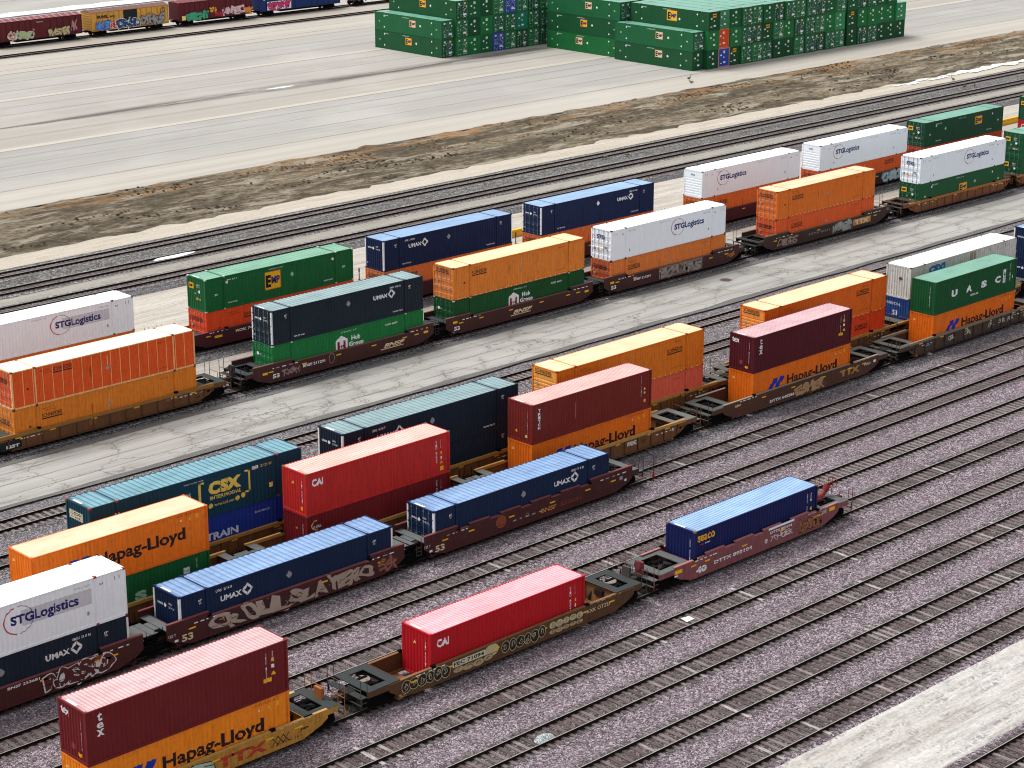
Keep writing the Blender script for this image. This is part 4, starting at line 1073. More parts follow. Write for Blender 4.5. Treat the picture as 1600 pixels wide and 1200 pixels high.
well_car('faded mauve well car numbered 40 carrying a single dark blue container', 97.5, 'A', body=(136,78,82), chord=(166,106,104), hl=8.0, hr=8.3, wl=6.35, left='full', right='full', half=10.3, raised=False, topz=topz3, bumps=True, deco=a3, post=(110,50,55), group=GC, brake=-9.7, deckc=(104,110,108), inner=(100,66,66))
def valve(x, y, z):    # big red hand brake housing at the end of the mauve car
    pass
# train B
UM = (11,36,72); UMR = (116,164,214)
def b0(D):
    graf(D, 'ROESKO', 2.6, 6.6+.2, .3, 1.3, plain((88,44,42)), plain((215,222,228)), .04, .075); D.disc(5.9, .95, .62, .55, plain((138,74,44))); D.ring(5.9, .95, .68, .6, .07, WHITE)
    D.text('BNSF 253681', 0.2, 2.2, 1.2, 1.36, WHITE, .02)
def b1(D):
    D.text('53', -8.1, -7.3, .42, .86, CREAM, .03); D.text('125 T', -9.0, -8.5, .92, 1.08, WHITE); D.rect(-8.6, -8.35, .55, .72, WHITE)
    graf(D, 'CROLL', -5.8, -.5, .34, 1.3, plain((178,160,146)), plain((60,40,40)), .05, .085); graf(D, 'SLAYERO', -.2, 6.4, .34, 1.25, plain((172,152,138)), plain((60,40,40)), .05, .085)
    graf(D, 'Sek', 6.9, 8.2, .4, 1.2, plain((150,100,86)), plain((110,60,50)), 0, .01)
def b2(D):
    D.text('53', -8.1, -7.3, .42, .86, CREAM, .03); D.text('125 T', -9.0, -8.5, .92, 1.08, WHITE); D.rect(-8.6, -8.35, .55, .72, WHITE)
    D.text('BNSF', 1.4, 2.8, .55, .85, plain((210,140,60)), .03); D.text('253681', 3.2, 5.2, .58, .85, plain((130,60,50)), .02); D.disc(-2.3, .95, .42, .38, plain((140,70,48))); D.ring(-2.3, .95, .46, .42, .05, plain((170,90,60)))
    D.ring(.1, .8, .14, .14, .03, GREYM); stencil(D, -1.2, .68, 5); D.rect(9.0, 9.3, .95, 1.2, GREYM); D.rect(9.5, 9.7, .75, .92, WHITE)
well_car('dark brown well car with white graffiti under the white container at lower left', 50.95, 'B', body=BN, hl=9.1, hr=8.95, topz=1.43, deco=b0, group=GC, deckc=(128,130,130))
well_car('dark brown well car covered in pale bubble graffiti, under the left blue container', 70.62, 'B', body=BN, hl=9.1, hr=8.9, topz=1.43, deco=b1, group=GC, deckc=(124,128,128))
well_car('dark brown well car numbered 53 with a stepped side edge, under the right blue container', 90.22, 'B', body=BN, hl=9.0, hr=10.3, topz=1.40, bumps=True, deco=b2, right='full', half=11.9, group=GC, deckc=(118,124,122), post=(60,50,50))
# train C
CB = (120,76,42); CC = (186,140,74); CR = (96,60,38)
well_car('brown ribbed well car under the orange and green containers at left', 62.05, 'C', 'ribbed', CB, CC, CR, raised=False, deckc=(120,124,122), group=GC)
well_car('brown ribbed well car under the red container stack', 81.77, 'C', 'ribbed', CB, CC, CR, raised=False, deckc=(120,124,122), group=GC)
def c2(D): D.text('WARNG', 3.4, 4.4, .75, 1.1, WHITE, .03); D.text('57', 5.0, 5.5, .7, .9, plain((40,25,20)), .03); D.rect(8.3, 8.5, .85, 1.05, WHITE)
well_car('brown ribbed well car with yellow top edge under the rust-red container', 101.6, 'C', 'ribbed', CB, CC, CR, hr=9.7, right='full', half=11.9, raised=False, deckc=(128,130,124), deco=c2, group=GC, wl=8.4, inner=(110,80,50))
def c3(D):
    D.text('DTTX 645256', -4.2, -1.2, .45, .68, WHITE, .03); graf(D, 'ESHER', -1.0, 2.6, .32, 1.15, plain((180,140,100)), plain((95,60,40))); D.text('TTX', 4.6, 7.2, .6, 1.15, plain((176,130,66)), .07)
    D.text('MAD', 7.8, 8.6, .9, 1.1, WHITE); D.rect(-8.4, -7.9, 1.0, 1.2, GREYM); D.rect(9.0, 9.3, .95, 1.15, WHITE)
well_car('dark brown smooth-sided well car with orange graffiti, under the wine-red container', 125.35, 'C', body=(86,52,38), chord=(140,130,112), hl=9.7, hr=9.7, left='full', right='full', half=11.9, wl=8.5, raised=False, deco=c3, group=GC, deckc=(92,94,90), post=(60,52,46))
def c4(D):
    for x, t in ((-4.0,'ORL'), (-1.6,'CR'), (2.0,'OFL'), (3.6,'SIR'), (5.0,'RHK'), (7.4,'TOE')): graf(D, t, x, x+.9, .6, 1.0, plain((190,185,175)), plain((60,44,36)), .0, .02)
    D.rect(-7.4, -6.6, .75, .85, SKYB)
well_car('dark ribbed well car with white scrawls under the green container with wide white letters', 148.95, 'C', 'ribbed', (78,58,48), (128,116,98), (56,44,38), hl=9.7, left='full', half=11.9, raised=False, deckc=(98,98,92), deco=c4, group=GC, wl=8.5, post=(90,70,55), inner=(130,84,50))
# train D
for cx, l_, r_, lab in ((70.65, 'art', 'art', 'brown well car mostly hidden, under the teal container with yellow lettering'), (90.3, 'art', 'art', 'brown well car mostly hidden, under the near-black containers behind the red stack'),
                        (110.35, 'art', 'full', 'brown well car with a yellow top edge, under the orange and coral containers'), (133.9, 'full', 'full', 'brown well car under the two orange containers behind the wine-red one'),
                        (153.5, 'full', 'art', 'dark well car under the dirty white container'), (173.2, 'art', 'full', 'well car under the blue containers at the right edge, beside the dirty white one')):
    well_car(lab, cx, 'D', 'ribbed', CB, (176,128,62), CR, hl=9.7 if l_ == 'full' else 9.1, hr=9.7 if r_ == 'full' else 9.1, left=l_, right=r_, half=11.9, raised=False, deckc=(104,104,96), group=GC)
# train E
def e0(D):
    D.rect(-9.4, -7.6, .3, 1.15, plain((30,28,28)), .001); D.text('125T', -8.9, -7.8, .42, .66, WHITE, .04, lift=.006); D.text('DTTX 759324', 5.2, 7.6, .9, 1.05, GREYM, .0); D.rect(-1.8, -1.2, .6, .95, plain((130,84,56)))
    D.text('53', 7.9, 8.3, .5, .7, plain((50,34,28)), .03)
well_car('long brown ribbed well car at the left edge under two orange containers', 81.5, 'E', 'ribbed', (112,72,42), (150,106,48), (92,60,38), hl=9.6, hr=9.6, left='full', right='full', half=11.75, raised=True, topz=1.35, deco=e0, group=GC, deckc=(70,74,70), post=(96,60,44))
def bnsf(D, x): D.text('BNSF', x, x+2.4, .62, .98, CREAM, .05, .35); D.line(x-.3, .52, x+2.2, .54, .07, CREAM)
def e1(D):
    D.text('BNSF 211291', -5.1, -2.8, .78, 1.02, WHITE, .03); bnsf(D, 3.5); D.text('53', -8.2, -7.5, .5, .85, WHITE, .04); D.rect(-9.2, -8.7, .95, 1.15, YEL)
    graf(D, 'TOASTY', -7.2, -5.4, .5, 1.0, plain((150,130,130)), plain((100,70,70)), .0, .02); D.ring(-2.1, .95, .3, .45, .04, GREYM); D.rect(8.0, 8.5, 1.0, 1.2, YEL)
def e2(D): bnsf(D, -1.1); D.text('53', -8.2, -7.5, .5, .85, WHITE, .04); D.rect(8.0, 8.5, .9, 1.1, YEL); D.rect(-8.3, -7.8, 1.15, 1.35, YEL)
def e3(D):
    D.text('53', -8.2, -7.5, .5, .85, WHITE, .04); D.text('BNSF 211291', -5.1, -2.8, .8, 1.02, WHITE, .03); D.rect(-8.3, -7.8, 1.05, 1.25, YEL)
    D.rect(-1.6, 4.6, .3, 1.42, plain((128,118,112)), .001); graf(D, 'ICH MAS', -1.3, 4.3, .35, 1.3, plain((150,142,134)), plain((84,70,64)), .02, .05); graf(D, 'AOS', 8.3, 9.3, .7, 1.1, plain((190,110,40)), BLACK)
BNE = (70,40,38)
well_car('dark brown well car with an oval tag under the near-black and green containers', 105.1, 'E', body=BNE, hl=10.1, hr=9.15, left='full', half=11.8, topz=1.42, deco=e1, group=GC, deckc=(66,70,72), post=(52,46,46), brake=-11.2)
well_car('dark brown well car with slanted white lettering, under the orange and green containers', 124.8, 'E', body=BNE, topz=1.42, deco=e2, group=GC, deckc=(66,70,72))
well_car('dark brown well car with a big grey graffiti panel, under the white and orange containers', 144.5, 'E', body=BNE, hr=10.1, right='full', half=11.8, topz=1.42, deco=e3, group=GC, deckc=(66,70,72), post=(52,46,46))
def e4(D):
    graf(D, 'DIGES', -7.8, -4.8, .4, 1.1, plain((150,130,115)), plain((70,55,48)), .0, .03); graf(D, 'WSER', 1.0, 4.2, .4, 1.25, plain((160,165,160)), plain((90,90,86)), .02, .05)
    D.rect(4.4, 7.4, .55, 1.2, plain((196,140,80)), .001); D.text('TTX', 4.7, 7.1, .62, 1.1, plain((235,205,160)), .06, lift=.006); D.text('TTTX 56531', -3.0, .5, .7, .95, GREYM)
well_car('dark rusty well car with orange and silver graffiti, under the two orange stacked containers', 168.5, 'E', body=(64,46,40), hl=10.1, hr=10.1, left='full', right='full', half=11.9, topz=1.42, deco=e4, group=GC, deckc=(56,58,58), post=(60,48,42))
well_car('rust-orange ribbed well car under the white and green containers at upper right', 192.7, 'E', 'ribbed', (134,84,52), (176,110,60), (110,68,46), hl=10, left='full', half=11.9, raised=False, topz=1.35, group=GC, deckc=(74,64,56), post=(130,80,50))
well_car('rust-orange ribbed well car under the green containers at the right edge', 212.4, 'E', 'ribbed', (134,84,52), (176,110,60), (110,68,46), left='art', right='full', half=11.9, raised=False, topz=1.35, group=GC, deckc=(74,64,56))
# train F
MA = (74,26,36)
def f1(D): D.text('AOK 74866', -5.2, -2.6, .95, 1.2, WHITE, .03); D.rect(-7.4, -6.6, .85, 1.05, YEL); graf(D, 'WNC', -3.0, -1.6, .3, .85, plain((140,110,115)), plain((74,26,36)), 0, .01)
def f2(D): graf(D, 'HOBBS', 4.6, 8.4, .3, 1.4, plain((110,170,180)), plain((190,110,170)), .04, .08)
def f4(D): D.text('AOK 73902', 1.6, 4.2, .85, 1.1, WHITE, .03)
def f5(D): graf(D, 'CHICKL', 3.6, 8.2, .35, 1.35, plain((170,195,205)), plain((120,140,150)), .04, .08)
well_car('dark maroon well car under the white container at the left edge', 83.7, 'F', body=MA, hl=9.6, hr=9.6, left='full', right='full', half=11.7, raised=False, group=GC)
well_car('dark maroon well car with white numbers, under the green and red-orange containers', 107.0, 'F', body=MA, hl=9.8, left='full', half=11.7, raised=False, deco=f1, group=GC)
well_car('dark maroon well car with pink and teal graffiti, under the left rear blue container', 126.75, 'F', body=MA, raised=False, deco=f2, group=GC)
well_car('dark maroon well car under the right rear blue container', 146.8, 'F', body=MA, hr=9.8, right='full', half=11.7, raised=False, group=GC)
well_car('dark maroon well car under the left of the two rear white containers', 170.3, 'F', body=MA, hl=9.8, left='full', half=11.7, raised=False, deco=f4, group=GC)
well_car('dark well car with silver graffiti, under the right of the two rear white containers', 190.0, 'F', body=(50,34,34), raised=False, deco=f5, group=GC)
well_car('dark well car under the rear green container with a yellow sign at upper right', 209.6, 'F', body=(50,34,34), hr=9.8, right='full', half=11.7, raised=False, group=GC)
well_car('dark well car under the green container cut off by the right edge', 233.2, 'F', body=MA, hl=9.8, left='full', half=11.7, raised=False, group=GC)

def place(root, X, row, tier, W):
    root.location = (X, ROWY[row]-W/2, .25 if tier == 0 else .25+BOXH+.005); return root
W4, W5 = 2.438, 2.6
GBX = 'shipping containers on the trains'
def box40(label, X, row, tier, side, roof, deco, **kw):
    kw.setdefault('roofrib', .235)
    return place(make_box('shipping_container', label, 'container', Q40, W4, side, roof, kw.pop('end', 'wall'), kw.pop('style', 'corr'), deco=deco, far_end='door', group=GBX, **kw), X, row, tier, W4)
def box53(label, X, row, tier, side, roof, deco, **kw):
    kw.setdefault('roofrib', .42)
    return place(make_box('shipping_container', label, 'container', Q53, W5, side, roof, kw.pop('end', 'door'), kw.pop('style', 'corr'), deco=deco, far_end=kw.pop('far_end', 'wall'), group=GBX, **kw), X, row, tier, W5)
ORH = (236,114,18); ORHR = (246,196,134)
# A
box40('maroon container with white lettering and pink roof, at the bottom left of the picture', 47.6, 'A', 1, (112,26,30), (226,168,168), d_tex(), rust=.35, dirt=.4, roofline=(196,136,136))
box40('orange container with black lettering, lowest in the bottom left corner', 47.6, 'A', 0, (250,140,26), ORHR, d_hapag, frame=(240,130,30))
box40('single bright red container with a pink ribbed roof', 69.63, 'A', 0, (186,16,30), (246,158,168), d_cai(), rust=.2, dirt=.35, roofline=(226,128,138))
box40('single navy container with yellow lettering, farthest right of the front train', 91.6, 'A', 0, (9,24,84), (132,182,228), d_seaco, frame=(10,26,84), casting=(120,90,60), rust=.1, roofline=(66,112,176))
# B
box53('white container with blue lettering on the lower left edge, above a near-black one', 42.95, 'B', 1, (240,248,255), (250,250,250), d_stg(9.3), end='hwall', roofrib=0, casting=(150,60,40))
box53('near-black container with white lettering, under the white one at lower left', 42.95, 'B', 0, (20,36,54), (70,100,110), d_umax(10.76, '23 49 54', True), post=(225,228,230), far_end='door')
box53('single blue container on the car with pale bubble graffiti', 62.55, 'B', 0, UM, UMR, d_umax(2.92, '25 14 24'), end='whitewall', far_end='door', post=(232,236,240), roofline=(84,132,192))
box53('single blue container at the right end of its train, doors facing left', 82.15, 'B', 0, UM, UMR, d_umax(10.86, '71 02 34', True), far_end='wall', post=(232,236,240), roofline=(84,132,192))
# C
box40('bright orange container with black lettering, above a green one at left', 55.96, 'C', 1, (246,122,20), (250,202,146), d_hapag, roofrib=.0, frame=(235,110,24), rust=.1)
box40('green container with a pale letter S, under the orange one at left', 55.96, 'C', 0, (14,92,44), (80,150,120), d_chs)
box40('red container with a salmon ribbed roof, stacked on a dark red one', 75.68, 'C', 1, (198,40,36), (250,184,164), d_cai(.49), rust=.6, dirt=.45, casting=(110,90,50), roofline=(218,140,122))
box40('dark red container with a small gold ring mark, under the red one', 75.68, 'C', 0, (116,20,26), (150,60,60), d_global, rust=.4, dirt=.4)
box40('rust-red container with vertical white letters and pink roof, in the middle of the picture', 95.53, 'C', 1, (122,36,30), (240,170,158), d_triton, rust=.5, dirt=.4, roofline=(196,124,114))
box40('orange container under the rust-red one in the middle of the picture', 95.53, 'C', 0, ORH, ORHR, d_hapag, rust=.12)
box40('wine-red container with white lettering and pale end roof panel', 119.28, 'C', 1, (84,18,28), (222,166,170), d_tex(.66), roofline=(164,112,116))
box40('orange container with black lettering, under the wine-red one', 119.28, 'C', 0, ORH, ORHR, d_hapag, rust=.12)
box40('green container with four wide white letters, at the right', 142.86, 'C', 1, (12,84,42), (92,166,136), d_uasc, roofrib=.0, casting=(90,70,50), rust=.3, dirt=.4)
box40('orange container with black lettering, under the green one at the right', 142.86, 'C', 0, ORH, ORHR, d_hapag, rust=.12)
# D
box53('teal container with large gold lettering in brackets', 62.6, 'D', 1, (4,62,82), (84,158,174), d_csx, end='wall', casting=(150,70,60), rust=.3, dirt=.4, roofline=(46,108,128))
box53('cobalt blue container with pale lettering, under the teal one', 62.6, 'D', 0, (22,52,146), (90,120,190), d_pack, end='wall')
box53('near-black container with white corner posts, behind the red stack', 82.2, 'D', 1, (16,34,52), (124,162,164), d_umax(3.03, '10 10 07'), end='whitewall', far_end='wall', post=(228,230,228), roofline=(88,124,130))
box53('near-black container at the bottom of the stack behind the red containers', 82.2, 'D', 0, (16,34,52), (110,150,150), d_umax(3.03, '10 22 81'), end='whitewall', far_end='wall', post=(228,230,228))
box53('orange container with a slatted left end, above a coral one in mid-picture', 102.27, 'D', 1, (234,126,32), (252,208,142), d_sch(11.96, 1.75, 2.45, dash=True), end='hwall', endcol=(246,168,78), roofrib=0, casting=(120,60,40))
box53('coral pink container under the orange one in mid-picture', 102.27, 'D', 0, (238,104,78), (240,150,120), d_coral, end='wall')
box53('orange container with a slatted end, behind the wine-red one at right', 125.8, 'D', 1, (234,108,28), (250,206,140), d_sch(12.0, 1.95, 2.45, dash=True), end='hwall', endcol=(246,150,66), roofrib=0, casting=(120,60,40), rust=.05)
box53('vivid red-orange container under the orange one behind the wine-red one', 125.8, 'D', 0, (232,72,24), (240,140,100), d_sch(12.0, 1.82), end='wall')
box53('dirty white container with faded blue lettering and rust streaks', 145.4, 'D', 1, (212,212,206), (248,248,246), d_sea53, end='wall', roofrib=0, rust=.35, dirt=.5, casting=(100,70,60))
box53('blue container with a white 53, under the dirty white one', 145.4, 'D', 0, (34,72,140), (80,120,180), d_blue53, end='wall', post=(200,90,80), dirt=.5)
box53('upper blue container cut off by the right edge, beside the dirty white one', 165.1, 'D', 1, UM, UMR, d_umax(3.0, '24 11 09'), end='whitewall', post=(228,230,234))
box53('lower blue container cut off by the right edge, beside the dirty white one', 165.1, 'D', 0, UM, UMR, d_umax(3.0, '24 87 30'), end='whitewall', post=(228,230,234))
# E
box53('panelled orange container with cream posts and a chalky white roof, at the left edge', 73.45, 'E', 1, (226,84,24), (238,228,216), d_sch(3.47, 2.28, 2.0), style='panel', frame=(240,180,120), endcol=(220,84,30), roofrib=0, casting=(110,60,40))
box53('amber orange container at the left edge, under the panelled one', 73.45, 'E', 0, (226,128,34), (246,190,120), d_sch(2.34, 1.82, 1.7), roofrib=0, casting=(90,60,40))
box53('near-black container with white lettering and grey roof, above a green one', 97.06, 'E', 1, (20,36,50), (132,166,166), d_umax(10.7, '24 04 76', True), post=(222,226,226), roofline=(96,130,134))
box53('green container with a white house emblem at its middle, below the near-black one', 97.06, 'E', 0, (18,118,58), (100,180,140), d_hub(6.55), casting=(200,200,195))
box53('apricot orange container above a dark green one', 116.72, 'E', 1, (228,134,50), (252,214,140), d_sch(2.2, 1.95, 2.4, dash=True), roofrib=0, casting=(110,60,40), endcol=(226,130,60))
box53('dark green container with a white house emblem, below the apricot one', 116.72, 'E', 0, (8,78,34), (90,160,130), d_hub(6.6), casting=(200,200,195))
box53('white container with blue lettering in the centre, above a dull orange one', 136.42, 'E', 1, (240,248,255), (252,252,252), d_stg(9.2, grey=False), style='flat', roofrib=0, casting=(70,50,50))
box53('dull orange container below the central white one', 136.42, 'E', 0, (222,126,56), (244,180,110), d_sch(2.3, 1.82, 2.1), roofrib=0, endcol=(196,88,40), casting=(70,45,40))
box53('upper orange container of the all-orange stack at upper right', 160.4, 'E', 1, (230,118,38), (250,200,140), d_sch(2.5, 1.82, 2.25, dash=True), roofrib=0, endcol=(220,110,44), casting=(110,60,40))
box53('lower, redder container of the all-orange stack at upper right', 160.4, 'E', 0, (230,96,40), (240,150,90), d_sch(2.5, 1.82, 2.0), roofrib=0, endcol=(214,84,34), casting=(110,60,40))
box53('white container above a green one on the rust-orange car at upper right', 184.6, 'E', 1, (240,248,255), (252,252,252), d_stg(9.1, grey=False), style='flat', roofrib=0, casting=(70,50,50))
box53('green container with a yellow sign, below the white one on the rust-orange car', 184.6, 'E', 0, (14,84,46), (90,170,140), d_emp(7.5, .95, 1.5, .95), style='flat', roofrib=0)
box53('upper green container at the right edge, doors facing left', 204.2, 'E', 1, (14,84,46), (90,170,142), d_emp(7.5, .95, 1.5, .95), style='flat', roofrib=0)
box53('lower green container at the right edge, doors facing left', 204.2, 'E', 0, (14,80,44), (90,170,142), d_emp(10, .95, 1.5, .95), style='flat', roofrib=0)
# F
box53('white container with blue lettering on the left edge, before the rutted dirt lane', 75.6, 'F', 1, (240,248,255), (252,252,252), d_stg(9.25), end='hwall', roofrib=0, casting=(110,60,50))
box53('hidden orange container below the white one on the left edge', 75.6, 'F', 0, (226,120,50), (246,190,120), d_none, detail=False)
box53('green container with a large yellow sign, above a red-orange one', 98.94, 'F', 1, (16,98,50), (100,176,138), d_emp(6.3, .8, 1.75, 1.6), end='wall', casting=(200,200,190), rust=.0)
box53('red-orange container below the green one with the large yellow sign', 98.94, 'F', 0, (232,74,24), (240,140,90), d_sch(3.9, 1.9, 2.1), style='flat')
box53('dark blue container with a white mark near its left end, rear train', 118.66, 'F', 1, (9,30,72), (112,160,208), d_umax(3.07, '31 51 48'), end='whitewall', far_end='door', post=(228,230,234), roofrib=0)
box53('orange container below the left rear blue one', 118.66, 'F', 0, (226,120,60), (246,190,120), d_sch(2.4, 2.0), roofrib=0)
box53('dark blue container with doors facing left, right of its twin in the rear train', 138.68, 'F', 1, (10,34,76), (122,170,214), d_umax(10.78, '89 94 62', True, WHITE), far_end='wall', post=(228,230,234), roofrib=0)
box53('orange container below the right rear blue one', 138.68, 'F', 0, (224,112,52), (246,190,120), d_sch(2.4, 2.0), roofrib=0)
box53('left one of two rear white containers with slatted ends', 162.3, 'F', 1, (240,248,255), (252,252,252), d_stg(3.35, door=False, grey=False), end='hwall', style='flat', roofrib=0, casting=(80,60,60))
box53('orange container below the left rear white one', 162.3, 'F', 0, (222,112,44), (246,190,120), d_sch(2.4, 2.0), roofrib=0)
box53('right one of two rear white containers with slatted ends', 182.0, 'F', 1, (240,248,255), (252,252,252), d_stg(3.3, door=False, grey=False), end='hwall', style='flat', roofrib=0, casting=(80,60,60))
box53('red-orange container below the right rear white one', 182.0, 'F', 0, (220,92,34), (246,190,120), d_sch(12.0, 2.2), roofrib=0, style='flat')
box53('dark green container with a yellow sign high on its right, upper right of the picture', 201.5, 'F', 1, (14,70,46), (84,164,136), d_emp(10.2, 1.4, 1.5, 1.0), style='flat', roofrib=0)
box53('red container below the rear green one at upper right', 201.5, 'F', 0, (200,66,34), (230,130,90), d_sch(3, 2), roofrib=0)
box53('upper green container in the top right, cut off by the picture edge', 225.1, 'F', 1, (12,70,44), (84,164,136), d_emp(7.5, 1.0, 1.5, .95), style='flat', roofrib=0, end='hwall')
box53('red container with a white mark, cut off by the right picture edge', 225.1, 'F', 0, (190,34,40), (220,120,110), lambda D, E, L, W, H: E.ring(.8, 2.0, .35, .4, .1, WHITE), end='wall')

# ------------------------------------------------------------ green container blocks on the apron
EG = (14,92,46); EROOF = (92,170,142)
random.seed(4)
def stack_proto(kind, color, side_style, deco, seed):
    return make_box('shipping_container', 'x', 'container', Q53, W5, color, EROOF if color[1] > 60 and color[0] < 60 else color, kind, side_style, deco=deco, far_end='wall', roofrib=0)
def end_marks(E, kind, rr, yellow=False):
    Wd = plain((205,225,215)); L_ = .035 if kind != 'wall' else .02
    if kind == 'door':
        for k in range(2):
            x0 = .28+k*1.18
            emp = rr.random() < .25
            E.rect(x0+.2, x0+.55, 2.28, 2.56, YELP if emp else Wd, lift=L_)
            for z in (2.1, 1.9, 1.72, 1.5, 1.3, 1.12, .95, .7, .45, .25):
                for q in range(2):
                    if rr.random() < .6: a_ = rr.uniform(0, .7); E.rect(x0+a_, x0+a_+rr.uniform(.08,.35), z, z+rr.uniform(.04,.13), Wd if rr.random() < .75 else (YELP if rr.random() < .4 else plain((110,160,150))), lift=L_)
            for x in (x0-.03, x0+.95): E.rect(x, x+.03, .3, 2.6, plain((110,160,150)), lift=L_)
        E.rect(1.5, 2.2, .55, .85, WHITE, lift=L_); E.diamond(2.15, 1.95, .16, WHITE, lift=L_)
    else:
        if yellow: E.rect(.9, 1.75, 2.0, 2.55, YEL, lift=L_); E.text('EMP', 1.0, 1.65, 2.15, 2.4, BLACK, .04, lift=L_+.005)
        else: E.rect(1.1, 1.55, 2.1, 2.5, Wd, lift=L_)
        E.diamond(.65, 1.85, .2, WHITE, lift=L_); E.rect(1.2, 1.45, 1.4, 1.6, Wd, lift=L_); E.rect(1.2, 1.65, .6, .85, WHITE, lift=L_)
        if rr.random() < .6: E.rect(.45, .8, .55, .68, Wd, lift=L_)
def emp_side(D, xt, zt, cream=False, k=1.5):     # placed on the far long side, read from beyond
    emp_logo(D, xt, zt, k, k*.75, cream); D.text('EMHU 65', 2.3, 3.3, 2.4, 2.55, WHITE, .02)
    for x in (2.35, 13.8):
        for z in (.6, 2.35): D.disc(x, z, .13, .13, WHITE)
    D.text('53', 1.0, 1.3, 1.35, 1.55, WHITE, .02); D.text('53', 14.8, 15.1, 1.35, 1.55, WHITE, .02); D.diamond(xt+2.6 if xt < 9 else xt-2, zt+.4, .22, WHITE)
    D.text('INTERMODAL', 6.8, 8.4, 2.5, 2.62, WHITE)
def proto(kind, color, seed, side=None, yellow=False, style='flat', frame=None):
    rr = random.Random(seed)
    def deco(D, E, L, W, H): end_marks(E, kind, rr, yellow)
    o = make_box('shipping_container', 'x', 'container', Q53, W5, color, EROOF if not frame else (150,190,170), kind, style, deco=deco, far_end='wall', roofrib=0, frame=frame)
    if side:
        Dd = Decal((Q53, W5-.012, 0), (-1,0,0), (0,0,1), (0,1,0)); emp_side(Dd, *side); Dd.build('lettering', o)
    return o
DG = [(14,100,48), (10,76,40), (16,92,52), (24,114,58)]
protos = {'D': [proto('door', DG[k % 4], 10+k, (6.5+k, 1.2, k % 2 == 0)) for k in range(4)],
          'F': [proto('wall', DG[(k+1) % 4], 20+k, (8.5-k, 1.3, True)) for k in range(3)],
          'Y': [proto('wall', DG[1], 30, (7.6, .9, False, 2.1), yellow=True)], 'L': [proto('wall', (52,142,92), 31)], 'H': [proto('hwall', (60,130,90), 32)],
          'O': [proto('wall', (222,74,34), 33, frame=(226,130,90))], 'B': [proto('wall', (36,74,170), 34, frame=(220,130,110))], 'V': [proto('door', (40,66,170), 35)], 'T': [proto('wall', (24,120,92), 36)]}
used = set()
DESC = {'D': 'dark green container with barred doors', 'F': 'green container with plain end wall', 'Y': 'green container with a yellow plate on its end',
        'L': 'light green container with a plain end', 'H': 'pale green container with a slatted end', 'O': 'orange-red container among the green ones', 'B': 'blue container with a pink frame',
        'V': 'blue container with barred doors among the green ones', 'T': 'teal green container with a plain end'}
TIER = ['bottom', 'middle', 'top']
ORD = ['', 'first', 'second', 'third', 'fourth', 'fifth', 'sixth', 'seventh', 'eighth', 'ninth', 'tenth', 'eleventh', 'twelfth', 'thirteenth', 'fourteenth', 'fifteenth', 'sixteenth', 'seventeenth', 'eighteenth', 'nineteenth', 'twentieth']
def put(code, idx, X, Y, tier, label, group):
    lst = protos[code]; p = lst[idx % len(lst)]
    key = (code, idx % len(lst))
    if key in used: c = copy_tree(p)
    else: c = p; used.add(key)
    c.location = (X+W5, Y, -.17+tier*(BOXH+.005)); c.rotation_euler = (0, 0, math.pi/2)
    c['label'] = label; c['group'] = group
# long right-hand block, columns from left; strings give bottom, middle, top
cols = ['FD-', 'FFY', 'BOH', 'YFF', 'DDD', 'DDD', 'DYF', 'FDD', 'FFD', 'DDD', 'DDD', 'DDD', 'DFF', 'DLD', 'FYF', 'DFD', 'DFD', 'FFF', 'FFF', 'FL-']
X = 238.4
for i, c in enumerate(cols):
    if i == 14: X += .45
    for t, ch in enumerate(c):
        if ch == '-': continue
        put(ch, i*3+t*2, X, (209.4 if i == 0 else 208.65)+random.uniform(-.2,.2), t, '%s, %s tier, %s column, right block' % (DESC[ch], TIER[t], ORD[i+1]), 'containers of the long right-hand block')
    X += 2.62
# block behind and left of it: its long side shows
X = 239.5
for i in range(9):
    for t in range(3):
        put('F' if i % 2 else 'D', i+t, X, 225.5, t, ('green container showing its long side between the two blocks, %s tier' % TIER[t]) if i == 0 else ('green container, %s tier, %s column, middle block' % (TIER[t], ORD[i+1])), 'containers of the middle block')
    X += 2.62
cols3 = ['DD-', 'DDD', 'FFF', 'FFF', 'VDD', 'DDV', 'DTD', 'DDD', 'DDD']
X = 219.15
for i, c in enumerate(cols3):
    for t, ch in enumerate(c):
        if ch == '-': continue
        put(ch, i*2+t+1, X, 244.25+(.4 if i == 0 else 0), t, '%s, %s tier, %s column, left block' % (DESC[ch], TIER[t], ORD[i+1]), 'containers of the left-hand block')
    X += 2.75 if i == 0 else 2.63
for k, lst in protos.items():            # drop prototypes that were never placed
    for i, p in enumerate(lst):
        if (k, i) not in used:
            for ch in list(p.children_recursive): bpy.data.objects.remove(ch)
            bpy.data.objects.remove(p)

